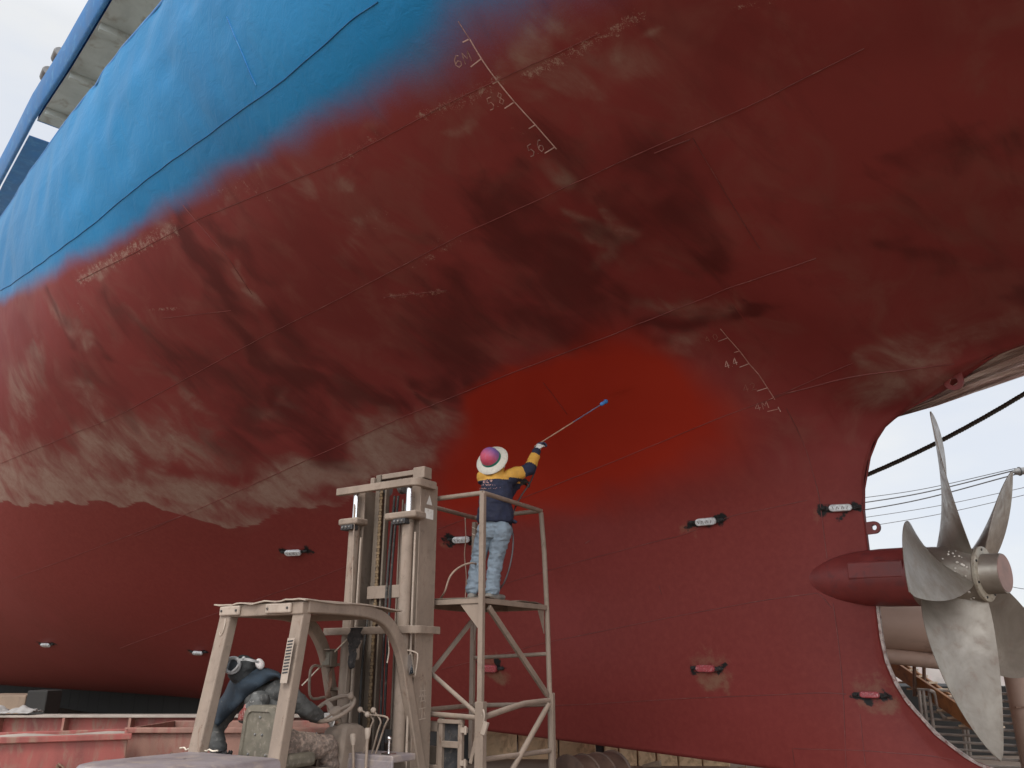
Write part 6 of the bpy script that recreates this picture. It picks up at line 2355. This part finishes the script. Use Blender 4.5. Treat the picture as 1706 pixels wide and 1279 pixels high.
pl(MB().box(Z(cN, 1.03) + V((.075, -.03, 0)), (.05, .03, .12), Matrix.Rotation(R(20), 3, 'Y')).tube(smooth_path([Z(cN, 1.08) + V((.06, -.03, 0)), Z(cN, 1.15) + V((.075, -.04, 0)), Z(cN, 1.2) + V((.055, -.03, 0))], 4), .010, 8), 'latch', 'khaki_lt', smooth=50)
# binding wire at the back post
pl(MB().tube([Z(cF, 3.32) + V((.032 * math.cos(k * .9), .032 * math.sin(k * .9), -.012 * k)) for k in range(16)], .006, 6), 'binding_wire', 'cord', smooth=60)
# ------------------------------------------------------------------ daylight under thin cloud
w = bpy.data.worlds.new('World')
scene.world = w
w.use_nodes = True
nt = w.node_tree
nt.nodes.clear()
out = nt.nodes.new('ShaderNodeOutputWorld')
bg = nt.nodes.new('ShaderNodeBackground')
nt.links.new(bg.outputs[0], out.inputs[0])
sky = nt.nodes.new('ShaderNodeTexSky')
sky.sky_type = 'NISHITA'
sky.sun_disc = False
SUN_EL, SUN_AZ = R(48), R(200)
sky.sun_elevation = SUN_EL
sky.sun_rotation = SUN_AZ
tc = nt.nodes.new('ShaderNodeTexCoord')
sp = nt.nodes.new('ShaderNodeSeparateXYZ')
nt.links.new(tc.outputs['Generated'], sp.inputs[0])


def wm(op, a, b):
    x = nt.nodes.new('ShaderNodeMath')
    x.operation = op
    for i, v in enumerate((a, b)):
        if isinstance(v, (int, float)):
            x.inputs[i].default_value = v
        else:
            nt.links.new(v, x.inputs[i])
    return x.outputs[0]


# an overcast sky is about three times as bright overhead as at the horizon, and brighter towards the veiled sun
lum = wm('ADD', .93, wm('MULTIPLY', wm('MAXIMUM', wm('SUBTRACT', sp.outputs[2], .62), 0.0), 4.2))
lum = wm('ADD', lum, wm('MULTIPLY', wm('MAXIMUM', wm('MULTIPLY', sp.outputs[1], -1.0), 0.0), 1.9))
ns = nt.nodes.new('ShaderNodeTexNoise')
ns.inputs['Scale'].default_value = 2.6
ns.inputs['Detail'].default_value = 6
ns.inputs['Roughness'].default_value = .55
mp = nt.nodes.new('ShaderNodeMapping')
mp.inputs['Scale'].default_value = (1, 1, 2.6)
nt.links.new(tc.outputs['Generated'], mp.inputs[0])
nt.links.new(mp.outputs[0], ns.inputs['Vector'])
mx = nt.nodes.new('ShaderNodeMix')
mx.data_type = 'RGBA'
mx.inputs[6].default_value = (7.6, 8.0, 8.7, 1)
mx.inputs[7].default_value = (8.9, 8.9, 8.75, 1)
mr = nt.nodes.new('ShaderNodeMapRange')
mr.inputs['From Min'].default_value = .38
mr.inputs['From Max'].default_value = .66
nt.links.new(ns.outputs['Fac'], mr.inputs['Value'])
nt.links.new(mr.outputs[0], mx.inputs[0])
cl = nt.nodes.new('ShaderNodeMix')
cl.data_type = 'RGBA'
cl.blend_type = 'MULTIPLY'
cl.inputs[0].default_value = 1
nt.links.new(mx.outputs[2], cl.inputs[6])
cb = nt.nodes.new('ShaderNodeCombineColor')
for i in range(3):
    nt.links.new(lum, cb.inputs[i])
nt.links.new(cb.outputs[0], cl.inputs[7])
fx = nt.nodes.new('ShaderNodeMix')
fx.data_type = 'RGBA'
fx.inputs[0].default_value = .9
nt.links.new(sky.outputs[0], fx.inputs[6])
nt.links.new(cl.outputs[2], fx.inputs[7])
nt.links.new(fx.outputs[2], bg.inputs[0])
bg.inputs[1].default_value = .1

sun = bpy.data.lights.new('sun', 'SUN')
sun.energy = 1.3
sun.angle = R(18)
sun.color = (1, .95, .88)
so = bpy.data.objects.new('sun', sun)
COL.objects.link(so)
# Blender's sky turns clockwise from +Y seen from above; the lamp points away from that direction
sd = Vector((math.sin(SUN_AZ) * math.cos(SUN_EL), math.cos(SUN_AZ) * math.cos(SUN_EL), math.sin(SUN_EL)))
so.rotation_euler = (-sd).to_track_quat('-Z', 'Y').to_euler()

scene.view_settings.view_transform = 'Standard'
scene.view_settings.look = 'None'
scene.view_settings.exposure = .2
scene.view_settings.gamma = 1
scene.view_settings.use_curve_mapping = False
scene.render.engine = 'CYCLES'
scene.cycles.use_denoising = True
scene.cycles.max_bounces = 6
scene.cycles.diffuse_bounces = 4
